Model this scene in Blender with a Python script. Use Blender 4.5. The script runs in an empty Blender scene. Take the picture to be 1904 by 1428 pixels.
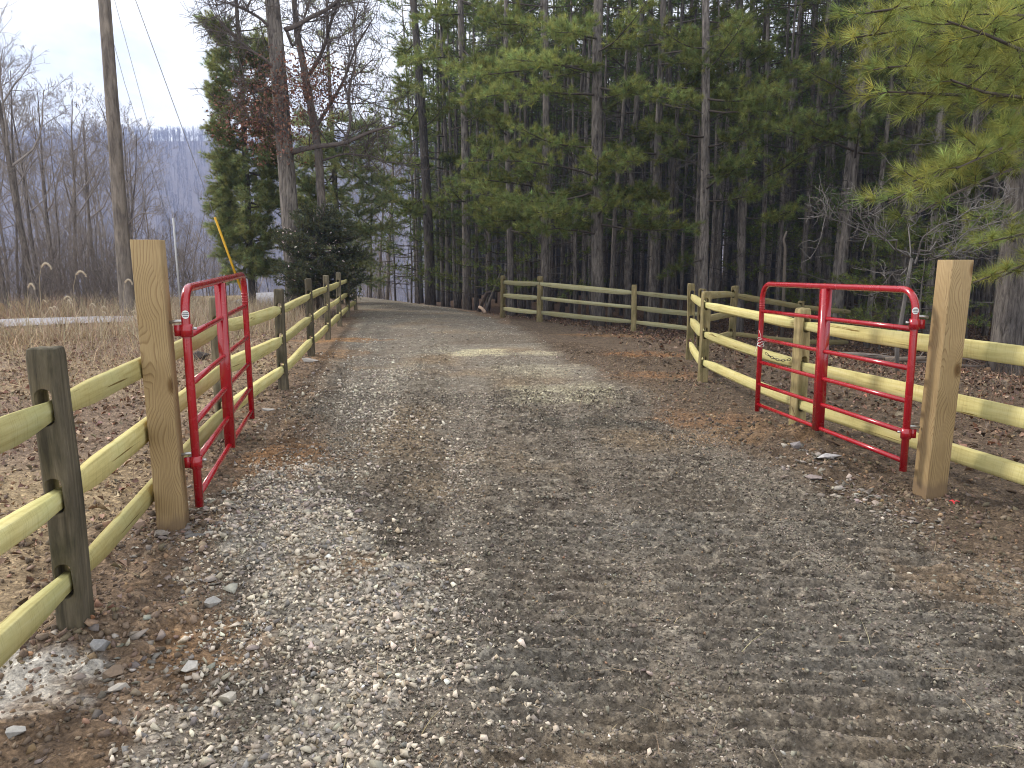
import bpy, bmesh, math, random
import numpy as np
from mathutils import Vector, Matrix

R = math.radians
rng = np.random.default_rng(11)
random.seed(5)
C = bpy.context.scene.collection
CH, TH = 1.6, R(9.5)
ct, st = math.cos(TH), math.sin(TH)
UP = np.array([0., 0., 1.])

# ------------------------------------------------------------------ helpers
def ray(px, py):
    u = (px - 952) / 1400.; v = (714 - py) / 1400.
    return np.array([u, ct + v * st, -st + v * ct])

def at(px, py, z=0.):
    d = ray(px, py); t = (z - CH) / d[2]
    return np.array([d[0] * t, d[1] * t, z])

def atY(px, py, Y):
    d = ray(px, py); t = Y / d[1]
    return np.array([d[0] * t, Y, CH + d[2] * t])

def nrm(a):
    return a / (np.linalg.norm(a, axis=-1, keepdims=True) + 1e-9)

def sm(t):
    t = np.clip(t, 0, 1); return t * t * (3 - 2 * t)

def _hash(ix, iy, seed):
    h = (ix.astype(np.int64) * 374761393 + iy.astype(np.int64) * 668265263 + seed * 1442695041) & 0xFFFFFFFF
    h = ((h ^ (h >> 13)) * 1274126177) & 0xFFFFFFFF
    h = (h ^ (h >> 16)) & 0xFFFFFFFF
    return h / 4294967295.

def vn(x, y, seed=0):
    x = np.asarray(x, float); y = np.asarray(y, float)
    ix = np.floor(x); iy = np.floor(y); fx = x - ix; fy = y - iy
    fx = fx * fx * (3 - 2 * fx); fy = fy * fy * (3 - 2 * fy)
    a = _hash(ix, iy, seed); b = _hash(ix + 1, iy, seed); c = _hash(ix, iy + 1, seed); d = _hash(ix + 1, iy + 1, seed)
    return (a + (b - a) * fx) * (1 - fy) + (c + (d - c) * fx) * fy

def fbm(x, y, seed=0, o=3):
    s = 0; a = .5; t = 0
    for k in range(o):
        s = s + a * vn(x * 2 ** k, y * 2 ** k, seed + k * 17); t += a; a *= .5
    return s / t

def link(name, me, mat=None, parent=None):
    o = bpy.data.objects.new(name, me); C.objects.link(o)
    if mat is not None: me.materials.append(mat)
    if parent is not None: o.parent = parent
    return o

def tag(o, label=None, cat=None, group=None, kind=None):
    if label: o['label'] = label
    if cat: o['category'] = cat
    if group: o['group'] = group
    if kind: o['kind'] = kind
    return o

def thing(name, loc, label, cat, group=None, rz=0.):
    o = bpy.data.objects.new(name, None); C.objects.link(o)
    o.location = tuple(float(v) for v in loc); o.rotation_euler = (0, 0, rz); o.empty_display_size = .2
    return tag(o, label, cat, group)

def np_mesh(name, V, F3=None, F4=None, col=None, smooth=False):
    me = bpy.data.meshes.new(name)
    V = np.asarray(V, np.float32)
    me.vertices.add(len(V)); me.vertices.foreach_set('co', V.ravel())
    n3 = 0 if F3 is None else len(F3); n4 = 0 if F4 is None else len(F4)
    idx = np.concatenate(([np.asarray(F3).ravel()] if n3 else []) + ([np.asarray(F4).ravel()] if n4 else [])).astype(np.int32)
    starts = np.concatenate([np.arange(n3) * 3, n3 * 3 + np.arange(n4) * 4]).astype(np.int32)
    me.loops.add(len(idx)); me.loops.foreach_set('vertex_index', idx)
    me.polygons.add(n3 + n4); me.polygons.foreach_set('loop_start', starts)
    if smooth: me.polygons.foreach_set('use_smooth', np.ones(n3 + n4, bool))
    me.update(calc_edges=True)
    if col is not None:
        a = me.attributes.new('Col', 'FLOAT_COLOR', 'POINT')
        c4 = np.ones((len(V), 4), np.float32); c4[:, :3] = col
        a.data.foreach_set('color', c4.ravel())
    return me

class MB:
    def __init__(s):
        s.V = []; s.F3 = []; s.F4 = []; s.c = []; s.n = 0
    def add(s, V, F3=None, F4=None, col=(1, 1, 1)):
        V = np.asarray(V, float)
        s.V.append(V); s.c.append(np.broadcast_to(np.asarray(col, float), (len(V), 3)))
        if F3 is not None and len(F3): s.F3.append(np.asarray(F3) + s.n)
        if F4 is not None and len(F4): s.F4.append(np.asarray(F4) + s.n)
        s.n += len(V)
    def tube(s, pts, rads, k=6, col=(1, 1, 1), cap=True):
        pts = np.asarray(pts, float); n = len(pts); rads = np.broadcast_to(np.asarray(rads, float), (n,))
        t = nrm(np.gradient(pts, axis=0)); m = np.abs(t.mean(0)); ref = np.eye(3)[np.argmin(m)]
        a = nrm(np.cross(t, ref)); b = np.cross(t, a)
        th = np.arange(k) * 2 * np.pi / k
        ring = a[:, None] * np.cos(th)[None, :, None] + b[:, None] * np.sin(th)[None, :, None]
        V = (pts[:, None] + ring * rads[:, None, None]).reshape(-1, 3)
        i = np.arange(n - 1)[:, None] * k; j = np.arange(k)[None]
        j2 = (j + 1) % k
        F = np.stack([i + j, i + j2, i + k + j2, i + k + j], -1).reshape(-1, 4)
        F3 = None
        if cap:
            V = np.vstack([V, pts[:1], pts[-1:]])
            q = np.arange(k); q2 = (q + 1) % k
            F3 = np.vstack([np.stack([q2, q, np.full(k, n * k)], -1), np.stack([q + (n - 1) * k, q2 + (n - 1) * k, np.full(k, n * k + 1)], -1)])
        s.add(V, F3, F, col)
    def box(s, lo, hi, col=(1, 1, 1), M=None):
        x0, y0, z0 = lo; x1, y1, z1 = hi
        V = np.array([[x0, y0, z0], [x1, y0, z0], [x1, y1, z0], [x0, y1, z0], [x0, y0, z1], [x1, y0, z1], [x1, y1, z1], [x0, y1, z1]], float)
        if M is not None: V = V @ np.array(M)[:3, :3].T + np.array(M)[:3, 3]
        s.add(V, None, [[0, 3, 2, 1], [4, 5, 6, 7], [0, 1, 5, 4], [1, 2, 6, 5], [2, 3, 7, 6], [3, 0, 4, 7]], col)
    def mesh(s, name, smooth=False):
        return np_mesh(name, np.vstack(s.V), np.vstack(s.F3) if s.F3 else None, np.vstack(s.F4) if s.F4 else None, np.vstack(s.c), smooth)
    def build(s, name, mat, parent=None, smooth=False):
        return link(name, s.mesh(name, smooth), mat, parent)

# ------------------------------------------------------------------ materials
def newmat(name):
    m = bpy.data.materials.new(name); m.use_nodes = True
    nt = m.node_tree; b = nt.nodes['Principled BSDF']
    return m, nt, b

def N(nt, t, **kw):
    n = nt.nodes.new(t)
    for k, v in kw.items():
        if k in n.inputs.keys(): n.inputs[k].default_value = v
        else: setattr(n, k, v)
    return n

def mathn(nt, op, a, b=None, clamp=False):
    n = nt.nodes.new('ShaderNodeMath'); n.operation = op; n.use_clamp = clamp
    for i, x in enumerate((a, b)):
        if x is None: continue
        if isinstance(x, (int, float)): n.inputs[i].default_value = x
        else: nt.links.new(x, n.inputs[i])
    return n.outputs[0]

def mixc(nt, f, a, b, blend='MIX'):
    n = nt.nodes.new('ShaderNodeMix'); n.data_type = 'RGBA'; n.blend_type = blend
    for s, x in ((n.inputs['Factor'], f), (n.inputs[6], a), (n.inputs[7], b)):
        if isinstance(x, (int, float)): s.default_value = x
        elif isinstance(x, (tuple, list)): s.default_value = (*x, 1)
        else: nt.links.new(x, s)
    return n.outputs[2]

def ramp(nt, f, stops):
    n = nt.nodes.new('ShaderNodeValToRGB'); e = n.color_ramp.elements
    while len(e) < len(stops): e.new(.5)
    for i, (p, c) in enumerate(stops):
        e[i].position = p; e[i].color = (*c, 1) if len(c) == 3 else c
    nt.links.new(f, n.inputs[0]); return n.outputs[0]

def coords(nt, scale=(1, 1, 1), which='Object'):
    tc = nt.nodes.new('ShaderNodeTexCoord'); mp = nt.nodes.new('ShaderNodeMapping')
    mp.inputs['Scale'].default_value = scale
    nt.links.new(tc.outputs[which], mp.inputs[0]); return mp.outputs[0]

def noise(nt, vec, scale, detail=4, rough=.6, dist=0.):
    n = nt.nodes.new('ShaderNodeTexNoise'); n.inputs['Scale'].default_value = scale
    n.inputs['Detail'].default_value = detail; n.inputs['Roughness'].default_value = rough; n.inputs['Distortion'].default_value = dist
    nt.links.new(vec, n.inputs['Vector']); return n.outputs['Fac']

def bump(nt, b, h, strength=.5, dist=.01):
    n = nt.nodes.new('ShaderNodeBump'); n.inputs['Strength'].default_value = strength; n.inputs['Distance'].default_value = dist
    nt.links.new(h, n.inputs['Height']); nt.links.new(n.outputs[0], b.inputs['Normal'])

def attr(nt):
    a = nt.nodes.new('ShaderNodeAttribute'); a.attribute_name = 'Col'; return a.outputs['Color']

def rand(nt):
    return nt.nodes.new('ShaderNodeObjectInfo').outputs['Random']

def mat_ground():
    m, nt, b = newmat('ground_soil')
    v = coords(nt)
    n1 = noise(nt, v, 60, 6, .7); n2 = noise(nt, v, 9, 5, .65)
    vo = nt.nodes.new('ShaderNodeTexVoronoi'); vo.inputs['Scale'].default_value = 38; nt.links.new(v, vo.inputs['Vector'])
    f = ramp(nt, n1, [(.28, (.36, .35, .34)), (.48, (.95, .95, .95)), (.72, (1.75, 1.72, 1.64))])
    c = mixc(nt, 1., attr(nt), f, 'MULTIPLY')
    f2 = ramp(nt, n2, [(.3, (.68, .66, .64)), (.7, (1.25, 1.25, 1.25))])
    c = mixc(nt, 1., c, f2, 'MULTIPLY')
    sp = nt.nodes.new('ShaderNodeSeparateColor'); nt.links.new(vo.outputs['Color'], sp.inputs[0])
    f3 = ramp(nt, sp.outputs[0], [(0, (.7, .68, .66)), (.8, (1.1, 1.1, 1.1)), (.97, (1.8, 1.8, 1.75))])
    c = mixc(nt, .75, c, f3, 'MULTIPLY')
    nt.links.new(c, b.inputs['Base Color']); b.inputs['Roughness'].default_value = .95
    b.inputs['Specular IOR Level'].default_value = .15
    h = mathn(nt, 'ADD', n1, mathn(nt, 'MULTIPLY', sp.outputs[0], .35))
    bump(nt, b, h, 1., .018)
    return m

def mat_attr(name, rough=.9, nscale=25, var=.35, bmp=.3, bdist=.004, spec=.2, stretch=(1, 1, 1)):
    m, nt, b = newmat(name)
    v = coords(nt, stretch)
    n1 = noise(nt, v, nscale, 4, .65)
    f = ramp(nt, n1, [(.25, (1 - var,) * 3), (.75, (1 + var,) * 3)])
    c = mixc(nt, 1., attr(nt), f, 'MULTIPLY')
    nt.links.new(c, b.inputs['Base Color']); b.inputs['Roughness'].default_value = rough
    b.inputs['Specular IOR Level'].default_value = spec
    if bmp: bump(nt, b, n1, bmp, bdist)
    return m

def mat_needles(name, var=.25, trans=.42):
    m, nt, b = newmat(name)
    nt.nodes.remove(b); out = nt.nodes['Material Output']
    c = attr(nt)
    r = mathn(nt, 'ADD', mathn(nt, 'MULTIPLY', rand(nt), 2 * var), 1 - var)
    cm = mixc(nt, 1., c, (1, 1, 1), 'MULTIPLY')
    hs = nt.nodes.new('ShaderNodeHueSaturation'); nt.links.new(c, hs.inputs['Color']); nt.links.new(r, hs.inputs['Value'])
    d = nt.nodes.new('ShaderNodeBsdfDiffuse'); t = nt.nodes.new('ShaderNodeBsdfTranslucent'); mx = nt.nodes.new('ShaderNodeMixShader')
    mx.inputs[0].default_value = trans
    for s in (d, t): nt.links.new(hs.outputs[0], s.inputs['Color'])
    nt.links.new(d.outputs[0], mx.inputs[1]); nt.links.new(t.outputs[0], mx.inputs[2]); nt.links.new(mx.outputs[0], out.inputs[0])
    return m

def mat_bark(name, c0, c1, scale=9):
    m, nt, b = newmat(name)
    v = coords(nt, (1, 1, .16)); v2 = coords(nt)
    n1 = noise(nt, v, scale * 2.2, 5, .7, .6); n2 = noise(nt, v2, 1.3, 3)
    c = ramp(nt, n1, [(.32, c0), (.62, c1)])
    f2 = ramp(nt, n2, [(.3, (.7, .7, .72)), (.7, (1.25, 1.22, 1.18))])
    c = mixc(nt, 1., c, f2, 'MULTIPLY')
    r = mathn(nt, 'ADD', mathn(nt, 'MULTIPLY', rand(nt), .7), .65)
    hs = nt.nodes.new('ShaderNodeHueSaturation'); nt.links.new(c, hs.inputs['Color']); nt.links.new(r, hs.inputs['Value'])
    nt.links.new(hs.outputs[0], b.inputs['Base Color']); b.inputs['Roughness'].default_value = .95; b.inputs['Specular IOR Level'].default_value = .1
    bump(nt, b, n1, 1., .03)
    return m

def mat_lumber(name, pale, dark, ring=95., off=(.19, .23), rough=.75):
    """flat-sawn softwood: growth rings round a slightly tilted, wandering pith, with knots"""
    m, nt, b = newmat(name)
    v = coords(nt); sep = nt.nodes.new('ShaderNodeSeparateXYZ'); nt.links.new(v, sep.inputs[0])
    vz = coords(nt, (2.6, 2.6, .45)); w1 = nt.nodes.new('ShaderNodeTexNoise'); w1.inputs['Scale'].default_value = 1.6; w1.inputs['Detail'].default_value = 2
    nt.links.new(vz, w1.inputs['Vector'])
    sc = nt.nodes.new('ShaderNodeSeparateColor'); nt.links.new(w1.outputs['Color'], sc.inputs[0])
    # knots: voronoi cells stretched along z push the rings outward
    vk = coords(nt, (5.2, 5.2, 2.6)); vo = nt.nodes.new('ShaderNodeTexVoronoi'); vo.inputs['Scale'].default_value = 1.0; nt.links.new(vk, vo.inputs['Vector'])
    kd = vo.outputs['Distance']
    kn = ramp(nt, kd, [(.0, (1, 1, 1)), (.16, (.55, .55, .55)), (.5, (0, 0, 0))])
    x = mathn(nt, 'ADD', sep.outputs[0], mathn(nt, 'MULTIPLY', mathn(nt, 'SUBTRACT', sc.outputs[0], .5), .16))
    y = mathn(nt, 'ADD', sep.outputs[1], mathn(nt, 'MULTIPLY', mathn(nt, 'SUBTRACT', sc.outputs[1], .5), .16))
    x = mathn(nt, 'ADD', x, off[0]); y = mathn(nt, 'ADD', y, off[1])
    r = mathn(nt, 'SQRT', mathn(nt, 'ADD', mathn(nt, 'MULTIPLY', x, x), mathn(nt, 'MULTIPLY', y, y)))
    r = mathn(nt, 'ADD', r, mathn(nt, 'MULTIPLY', kn, .075))
    ph = mathn(nt, 'FRACT', mathn(nt, 'MULTIPLY', r, ring))
    g = ramp(nt, ph, [(0, pale), (.55, tuple(.85 * p + .15 * q for p, q in zip(pale, dark))), (.86, dark), (1., pale)])
    fine = noise(nt, coords(nt, (90, 90, 3)), 3, 3)
    g = mixc(nt, 1., g, ramp(nt, fine, [(.3, (.86,) * 3), (.7, (1.1,) * 3)]), 'MULTIPLY')
    big = noise(nt, v, 2.2, 3)
    g = mixc(nt, 1., g, ramp(nt, big, [(.3, (.82, .8, .76)), (.7, (1.12, 1.12, 1.12))]), 'MULTIPLY')
    kc = ramp(nt, kd, [(.0, (.25, .18, .12)), (.09, (.5, .42, .34)), (.17, (1, 1, 1))])
    g = mixc(nt, 1., g, kc, 'MULTIPLY')
    chk = noise(nt, coords(nt, (38, 38, .9)), 1.6, 2, .4)
    g = mixc(nt, 1., g, ramp(nt, chk, [(.27, (.30, .26, .22)), (.30, (1, 1, 1))]), 'MULTIPLY')
    st1 = noise(nt, coords(nt, (9, 9, 2)), 1.5, 4, .6)
    mud = mathn(nt, 'SUBTRACT', mathn(nt, 'ADD', .06, mathn(nt, 'MULTIPLY', st1, .16)), sep.outputs[2])
    g = mixc(nt, ramp(nt, mud, [(.0, (0, 0, 0)), (.06, (.75, .75, .75))]), g, (.17, .115, .07))
    nt.links.new(g, b.inputs['Base Color']); b.inputs['Roughness'].default_value = rough; b.inputs['Specular IOR Level'].default_value = .25
    bump(nt, b, mathn(nt, 'ADD', ph, fine), .25, .003)
    return m

def mat_rail(name):
    m, nt, b = newmat(name)
    v = coords(nt, (1.6, 26, 26)); v2 = coords(nt); v3 = coords(nt, (120, 9, 9))
    n1 = noise(nt, v, 1.2, 5, .65, .4); n2 = noise(nt, v2, 1.1, 3); n3 = noise(nt, v3, 1., 2)
    c = ramp(nt, n1, [(.25, (.36, .305, .115)), (.5, (.53, .475, .21)), (.8, (.62, .575, .32))])
    tint = ramp(nt, n2, [(.35, (1.03, .97, .88)), (.5, (1, 1, 1)), (.75, (.90, 1.0, .98))])
    c = mixc(nt, 1., c, tint, 'MULTIPLY')
    sawm = ramp(nt, n3, [(.30, (.84, .82, .77)), (.45, (1, 1, 1)), (.7, (1.04, 1.04, 1.04))])
    c = mixc(nt, .8, c, sawm, 'MULTIPLY')
    r = mathn(nt, 'ADD', mathn(nt, 'MULTIPLY', rand(nt), .42), .76)
    hs = nt.nodes.new('ShaderNodeHueSaturation'); nt.links.new(c, hs.inputs['Color']); nt.links.new(r, hs.inputs['Value'])
    c = mixc(nt, 1., hs.outputs[0], attr(nt), 'MULTIPLY')
    crk = noise(nt, coords(nt, (1.1, 34, 34)), 1.5, 3, .5, .3)
    c = mixc(nt, 1., c, ramp(nt, crk, [(.29, (.34, .27, .18)), (.335, (1, 1, 1))]), 'MULTIPLY')
    vk = nt.nodes.new('ShaderNodeTexVoronoi'); vk.inputs['Scale'].default_value = 1.; nt.links.new(coords(nt, (1.5, 7, 7)), vk.inputs['Vector'])
    c = mixc(nt, 1., c, ramp(nt, vk.outputs['Distance'], [(0, (.35, .24, .13)), (.07, (.55, .45, .3)), (.13, (1, 1, 1))]), 'MULTIPLY')
    nt.links.new(c, b.inputs['Base Color']); b.inputs['Roughness'].default_value = .85; b.inputs['Specular IOR Level'].default_value = .15
    bump(nt, b, mathn(nt, 'ADD', n1, mathn(nt, 'MULTIPLY', n3, .5)), .35, .004)
    return m

def mat_oldpost(name, c0, c1, c2):
    m, nt, b = newmat(name)
    v = coords(nt, (26, 26, 2.0)); v2 = coords(nt, (1, 1, .55))
    n1 = noise(nt, v, 1.3, 5, .7, .5); n2 = noise(nt, v2, 6, 4, .6)
    c = ramp(nt, n1, [(.3, c0), (.55, c1), (.8, c2)])
    c = mixc(nt, 1., c, ramp(nt, n2, [(.3, (.55, .58, .5)), (.55, (1, 1, 1)), (.8, (1.35, 1.3, 1.15))]), 'MULTIPLY')
    r = mathn(nt, 'ADD', mathn(nt, 'MULTIPLY', rand(nt), .7), .7)
    hs = nt.nodes.new('ShaderNodeHueSaturation'); nt.links.new(c, hs.inputs['Color']); nt.links.new(r, hs.inputs['Value'])
    c = mixc(nt, 1., hs.outputs[0], attr(nt), 'MULTIPLY')
    nt.links.new(c, b.inputs['Base Color']); b.inputs['Roughness'].default_value = .85; b.inputs['Specular IOR Level'].default_value = .2
    bump(nt, b, n1, .7, .008)
    return m

def mat_plain(name, col, rough=.5, metal=0., coat=0., nvar=.12, nscale=12):
    m, nt, b = newmat(name)
    n = noise(nt, coords(nt), nscale, 4)
    c = mixc(nt, 1., col, ramp(nt, n, [(.3, (1 - nvar,) * 3), (.7, (1 + nvar,) * 3)]), 'MULTIPLY')
    nt.links.new(c, b.inputs['Base Color']); b.inputs['Roughness'].default_value = rough; b.inputs['Metallic'].default_value = metal
    if coat: b.inputs['Coat Weight'].default_value = coat; b.inputs['Coat Roughness'].default_value = .12
    rr = ramp(nt, n, [(.3, (max(rough - .08, .05),) * 3), (.7, (rough + .12,) * 3)]); nt.links.new(rr, b.inputs['Roughness'])
    return m

M = dict(
    ground=mat_ground(), stone=mat_attr('crushed_stone', .9, 70, .22, .15, .002), leaf=mat_attr('dead_leaf', .9, 60, .3, 0),
    grass=mat_attr('dry_grass', .9, 8, .15, 0), needle=mat_needles('pine_needles'), needle_near=mat_needles('pine_needles_close', .05, .4),
    pinebark=mat_bark('pine_bark', (.042, .036, .033), (.23, .208, .19)), oakbark=mat_bark('oak_bark', (.05, .043, .038), (.25, .225, .20), 7),
    greybark=mat_bark('grey_bark', (.075, .064, .058), (.25, .22, .195)), twig=mat_attr('twig_bark', .95, 6, .25, 0),
    lumber=mat_lumber('gate_post_timber', (.355, .26, .135), (.235, .155, .075)), rail=mat_rail('split_rail_wood'),
    post_dark=mat_oldpost('treated_post_wood', (.06, .052, .036), (.16, .135, .092), (.28, .235, .165)),
    post_light=mat_oldpost('fresh_post_wood', (.14, .11, .055), (.27, .22, .11), (.36, .31, .18)),
    red=mat_plain('red_enamel', (.34, .004, .012), .22, 0, .6, .03), zinc=mat_plain('zinc', (.55, .56, .56), .4, .9),
    white=mat_plain('white_vinyl', (.75, .75, .73), .5), ink=mat_plain('dark_ink', (.08, .08, .1), .6),
    chain=mat_plain('dark_chain', (.06, .055, .05), .5, .7), yellow=mat_plain('yellow_guard', (.72, .40, .015), .5),
    greyplastic=mat_plain('grey_guard', (.5, .5, .5), .6), wire=mat_plain('steel_wire', (.3, .3, .31), .5, .6),
    asphalt=mat_plain('pale_asphalt', (.30, .295, .32), .95, 0, 0, .15, 3), polewood=mat_bark('pole_wood', (.075, .064, .054), (.19, .165, .14), 5),
    pink=mat_plain('pink_tape', (.7, .05, .06), .6), palewood=mat_plain('bare_wood', (.5, .36, .27), .9, 0, 0, .25, 9), plume=mat_attr('grass_plume', .95, 30, .2, 0),
)

# ------------------------------------------------------------------ terrain
def gh(x, y):
    x = np.asarray(x, float); y = np.asarray(y, float)
    z = -.7 * sm((x + .6 * y - 11) / 9) * (y > 0)
    s = -.5 * x + .85 * y
    mask = sm((-x + .10 * (y - 30) - 2) / 8)
    d = np.maximum(0, s - 33.5)
    z = z - mask * np.minimum(24, .20 * d * d / (d + 8) * 1.15)
    z = z + sm((y - 300) / 560) * (156 + 18 * (fbm(x / 240, y / 700, 3) - .5)) - sm((y - 120) / 60) * 4 + 9 * (fbm(x / 90 + 9, y / 90, 31) - .5) * sm((y - 120) / 120)
    z = z + .10 * (fbm(x / 3.2, y / 3.2, 5) - .5) * sm((y + 4) / 4)
    z = z + .25 * (fbm(x / 11 + 3, y / 11, 8) - .5) * sm((y - 20) / 30)
    return z

_LY = [2.16, 3, 4, 6.5, 9, 12, 16, 20, 24, 30, 36]
_LX = [-1.05, -1.25, -1.62, -1.95, -2.5, -2.95, -3.55, -4.2, -5.0, -6.3, -8.0]
_RY = [1.5, 2.2, 3, 4, 5, 7, 9.7, 12, 17, 21, 26, 30, 36]
_RX = [3.4, 3.3, 2.9, 2.35, 2.1, 1.75, 1.5, 1.0, 0.2, -.6, -1.6, -2.7, -5.2]
def road_d(x, y):
    """>0 inside the driveway: distance to its nearer edge"""
    w = .35 * (fbm(x / .9, y / .9, 41) - .5) * 2
    return np.minimum(x - np.interp(y, _LY, _LX), np.interp(y, _RY, _RX) - x) + w

_PY = [2.0, 2.16, 2.5, 2.8, 3.25, 3.9, 4.5, 5.2, 6.]
_PL = [-1.1, -1.07, -1.0, -.92, -1.15, -1.6, -1.75, -1.9, -1.8]
_PR = [-.28, -.28, -.22, -.25, -.3, -.62, -1.0, -1.35, -1.6]
def pale_d(x, y):
    w = .50 * (fbm(x / .30, y / .30, 51) - .5) * 2
    return np.minimum(x - np.interp(y, _PY, _PL), np.interp(y, _PY, _PR) - x) + w - np.maximum(0, y - 5.6)

def blob(x, y, cx, cy, rx, ry, seed=1):
    w = (fbm(x / (.4 * rx), y / (.4 * ry), seed) - .5) * 1.1
    return np.clip((1 - np.hypot((x - cx) / rx, (y - cy) / ry) + w) * 2.2, 0, 1)

def P(px, py): return at(px, py)[:2]

def gcol(x, y):
    x = np.asarray(x, float); y = np.asarray(y, float)
    def L(a, b, t): return a + (np.array(b) - a) * np.clip(t, 0, 1)[..., None]
    n1 = fbm(x / .8, y / .8, 61); n2 = fbm(x / 2.3, y / 2.3, 62); n3 = fbm(x / .22, y / .22, 63)
    c = np.broadcast_to(np.array([.21, .155, .115]), x.shape + (3,)).copy()           # field of dead leaves
    c = L(c, (.33, .255, .16), (n2 - .42) * 4 * (x < -2))                                  # tan grass
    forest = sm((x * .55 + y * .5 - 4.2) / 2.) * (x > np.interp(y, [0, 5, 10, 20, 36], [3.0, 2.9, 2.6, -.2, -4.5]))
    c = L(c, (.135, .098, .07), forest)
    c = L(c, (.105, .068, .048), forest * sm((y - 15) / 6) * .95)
    # dark worked dirt turning area on the right
    dirt = sm((road_d(x + 0, y) + 2.6) / 1.4) * (y < 21)
    c = L(c, (.125, .094, .068), dirt * (x > -1))
    leftd = sm((road_d(x, y) + 1.2) / .8) * (x < 0)
    c = L(c, (.205, .148, .104), leftd)
    c = L(c, (.15, .105, .07), leftd * (n3 - .5) * 4)
    # driveway
    rd = sm(road_d(x, y) / .5 + .35)
    g = np.broadcast_to(np.array([.198, .170, .137]), x.shape + (3,)).copy()
    g = L(g, (.15, .128, .103), (n1 - .48) * 4)
    g = L(g, (.26, .235, .195), (fbm(x / .12, y / .09, 68, 2) - .55) * 3)
    g = L(g, (.12, .10, .082), (fbm(x / .10 + 5, y / .07, 69, 2) - .58) * 4)
    g = L(g, (.235, .185, .13), (fbm(x / 1.1 + 7, y / 1.1, 66) - .55) * 5)
    g = L(g, (.165, .152, .132), (fbm(x / 1.4 + 3, y / 1.4, 67) - .5) * 3 * (y < 5))
    g = L(g, (.27, .25, .205), sm((y - 6) / 5) * (n1 - .35) * 1.3)
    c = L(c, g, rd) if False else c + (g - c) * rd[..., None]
    c = L(c, (.40, .37, .32), sm(pale_d(x, y) / .35 + .4) * .65)
    for (px, py, rx, ry, col, a) in [(895, 657, .62, .55, (.58, .53, .35), .7), (1000, 660, .45, .4, (.48, .44, .31), .6), (1050, 735, .8, 1.0, (.45, .42, .30), .62), (1010, 690, .8, .7, (.40, .37, .28), .45),
                                     (640, 632, 1.0, .5, (.34, .19, .085), .8), (600, 660, .9, .9, (.30, .18, .09), .6), (560, 860, .5, .6, (.32, .19, .10), .6), (620, 1060, .28, .28, (.28, .17, .085), .7), (520, 860, .4, .5, (.30, .17, .085), .5),
                                     (1180, 662, .9, .6, (.27, .14, .065), .7), (1220, 700, .8, .5, (.26, .14, .07), .6), (1190, 620, 1.6, .7, (.27, .155, .075), .7), (1400, 810, .9, .6, (.26, .165, .09), .6), (1320, 780, .7, .6, (.26, .15, .08), .6),
                                     (400, 1200, .35, .3, (.29, .18, .10), .7), (1080, 790, .8, .3, (.09, .085, .07), .8), (1860, 1090, .5, .5, (.27, .19, .12), .6), (960, 630, 2., 1.2, (.12, .09, .065), .55)]:
        b_ = blob(x, y, *P(px, py), rx, ry, int(px) % 97) * np.clip(1.5 * fbm(x / .13, y / .13, int(py) % 89) + .1, 0, 1)
        c = L(c, col, b_ * a)
    p = P(45, 1270); c = L(c, (.50, .48, .44), blob(x, y, p[0], p[1], .32, .3, 5) * .9)
    c = L(c, (.22, .19, .165), sm((y - 60) / 40) * (x < 5))
    c = L(c, (.19, .17, .175), sm((y - 120) / 60))
    return c

def ribs(x, y):
    """cleat marks of a tracked machine: (how strongly, crest or trough)"""
    B = 0; Wv = 0
    for (cx0, cy0, cx1, cy1, w, seed) in [(.26, 1.5, .0, 12., .40, 81), (1.22, 1.5, 1.0, 10., .46, 84), (-1.75, 5.6, -2.75, 12, .28, 83), (-.62, 3.6, -1.5, 15, .30, 85), (2.2, 1.8, 1.95, 5.2, .34, 88), (2.3, 11, .6, 14.5, .5, 89)]:
        t = (y - cy0) / (cy1 - cy0); cx = cx0 + (cx1 - cx0) * t
        band = sm((w - np.abs(x - cx) + .12 * (fbm(x / .25, y / .25, seed) - .5)) / .08) * sm((t + .05) * 8) * sm((1.05 - t) * 5) * (.6 + .5 * sm((fbm(x / .45, y / .45, seed + 7) - .2) * 2))
        ph = y + .10 * (x - cx) + .045 * (fbm(x / .14, y / .12, seed + 3) - .5) * 2
        wv = np.sin(ph * 2 * np.pi / .108 + seed); wv = np.sign(wv) * np.abs(wv) ** .6
        Wv = np.where(band > B, wv, Wv); B = np.maximum(B, band)
    return B, Wv

def micro(x, y):
    fade = np.clip(1.15 - y / 26., 0, 1) * sm((y - .5) / .6)
    rd = sm(road_d(x, y) / .5 + .2)
    rough = .026 * (fbm(x / .16, y / .16, 71, 4) - .5) * 2 * (1.35 - .75 * rd)
    clod = .016 * np.maximum(0, vn(x / .055, y / .055, 75) - .45) * (1.4 - rd) + .010 * np.maximum(0, vn(x / .03, y / .03, 76) - .5)
    band, wv = ribs(x, y); tr = band * (.025 * (1 + .17 * np.clip(y - 2, 0, 8)) * wv - .010)
    berm = .10 * blob(x, y, *P(1500, 850), .5, .8, 12) + .07 * blob(x, y, *P(1420, 815), .5, .4, 13) + .05 * blob(x, y, *P(330, 1005), .5, .45, 14) + .05 * blob(x, y, *P(170, 1170), .4, .4, 15)
    heap = .02 * sm(pale_d(x, y) / .2) 
    return fade * (rough + clod + tr + berm + heap)

def gz(x, y): return gh(x, y) + micro(x, y)

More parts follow.
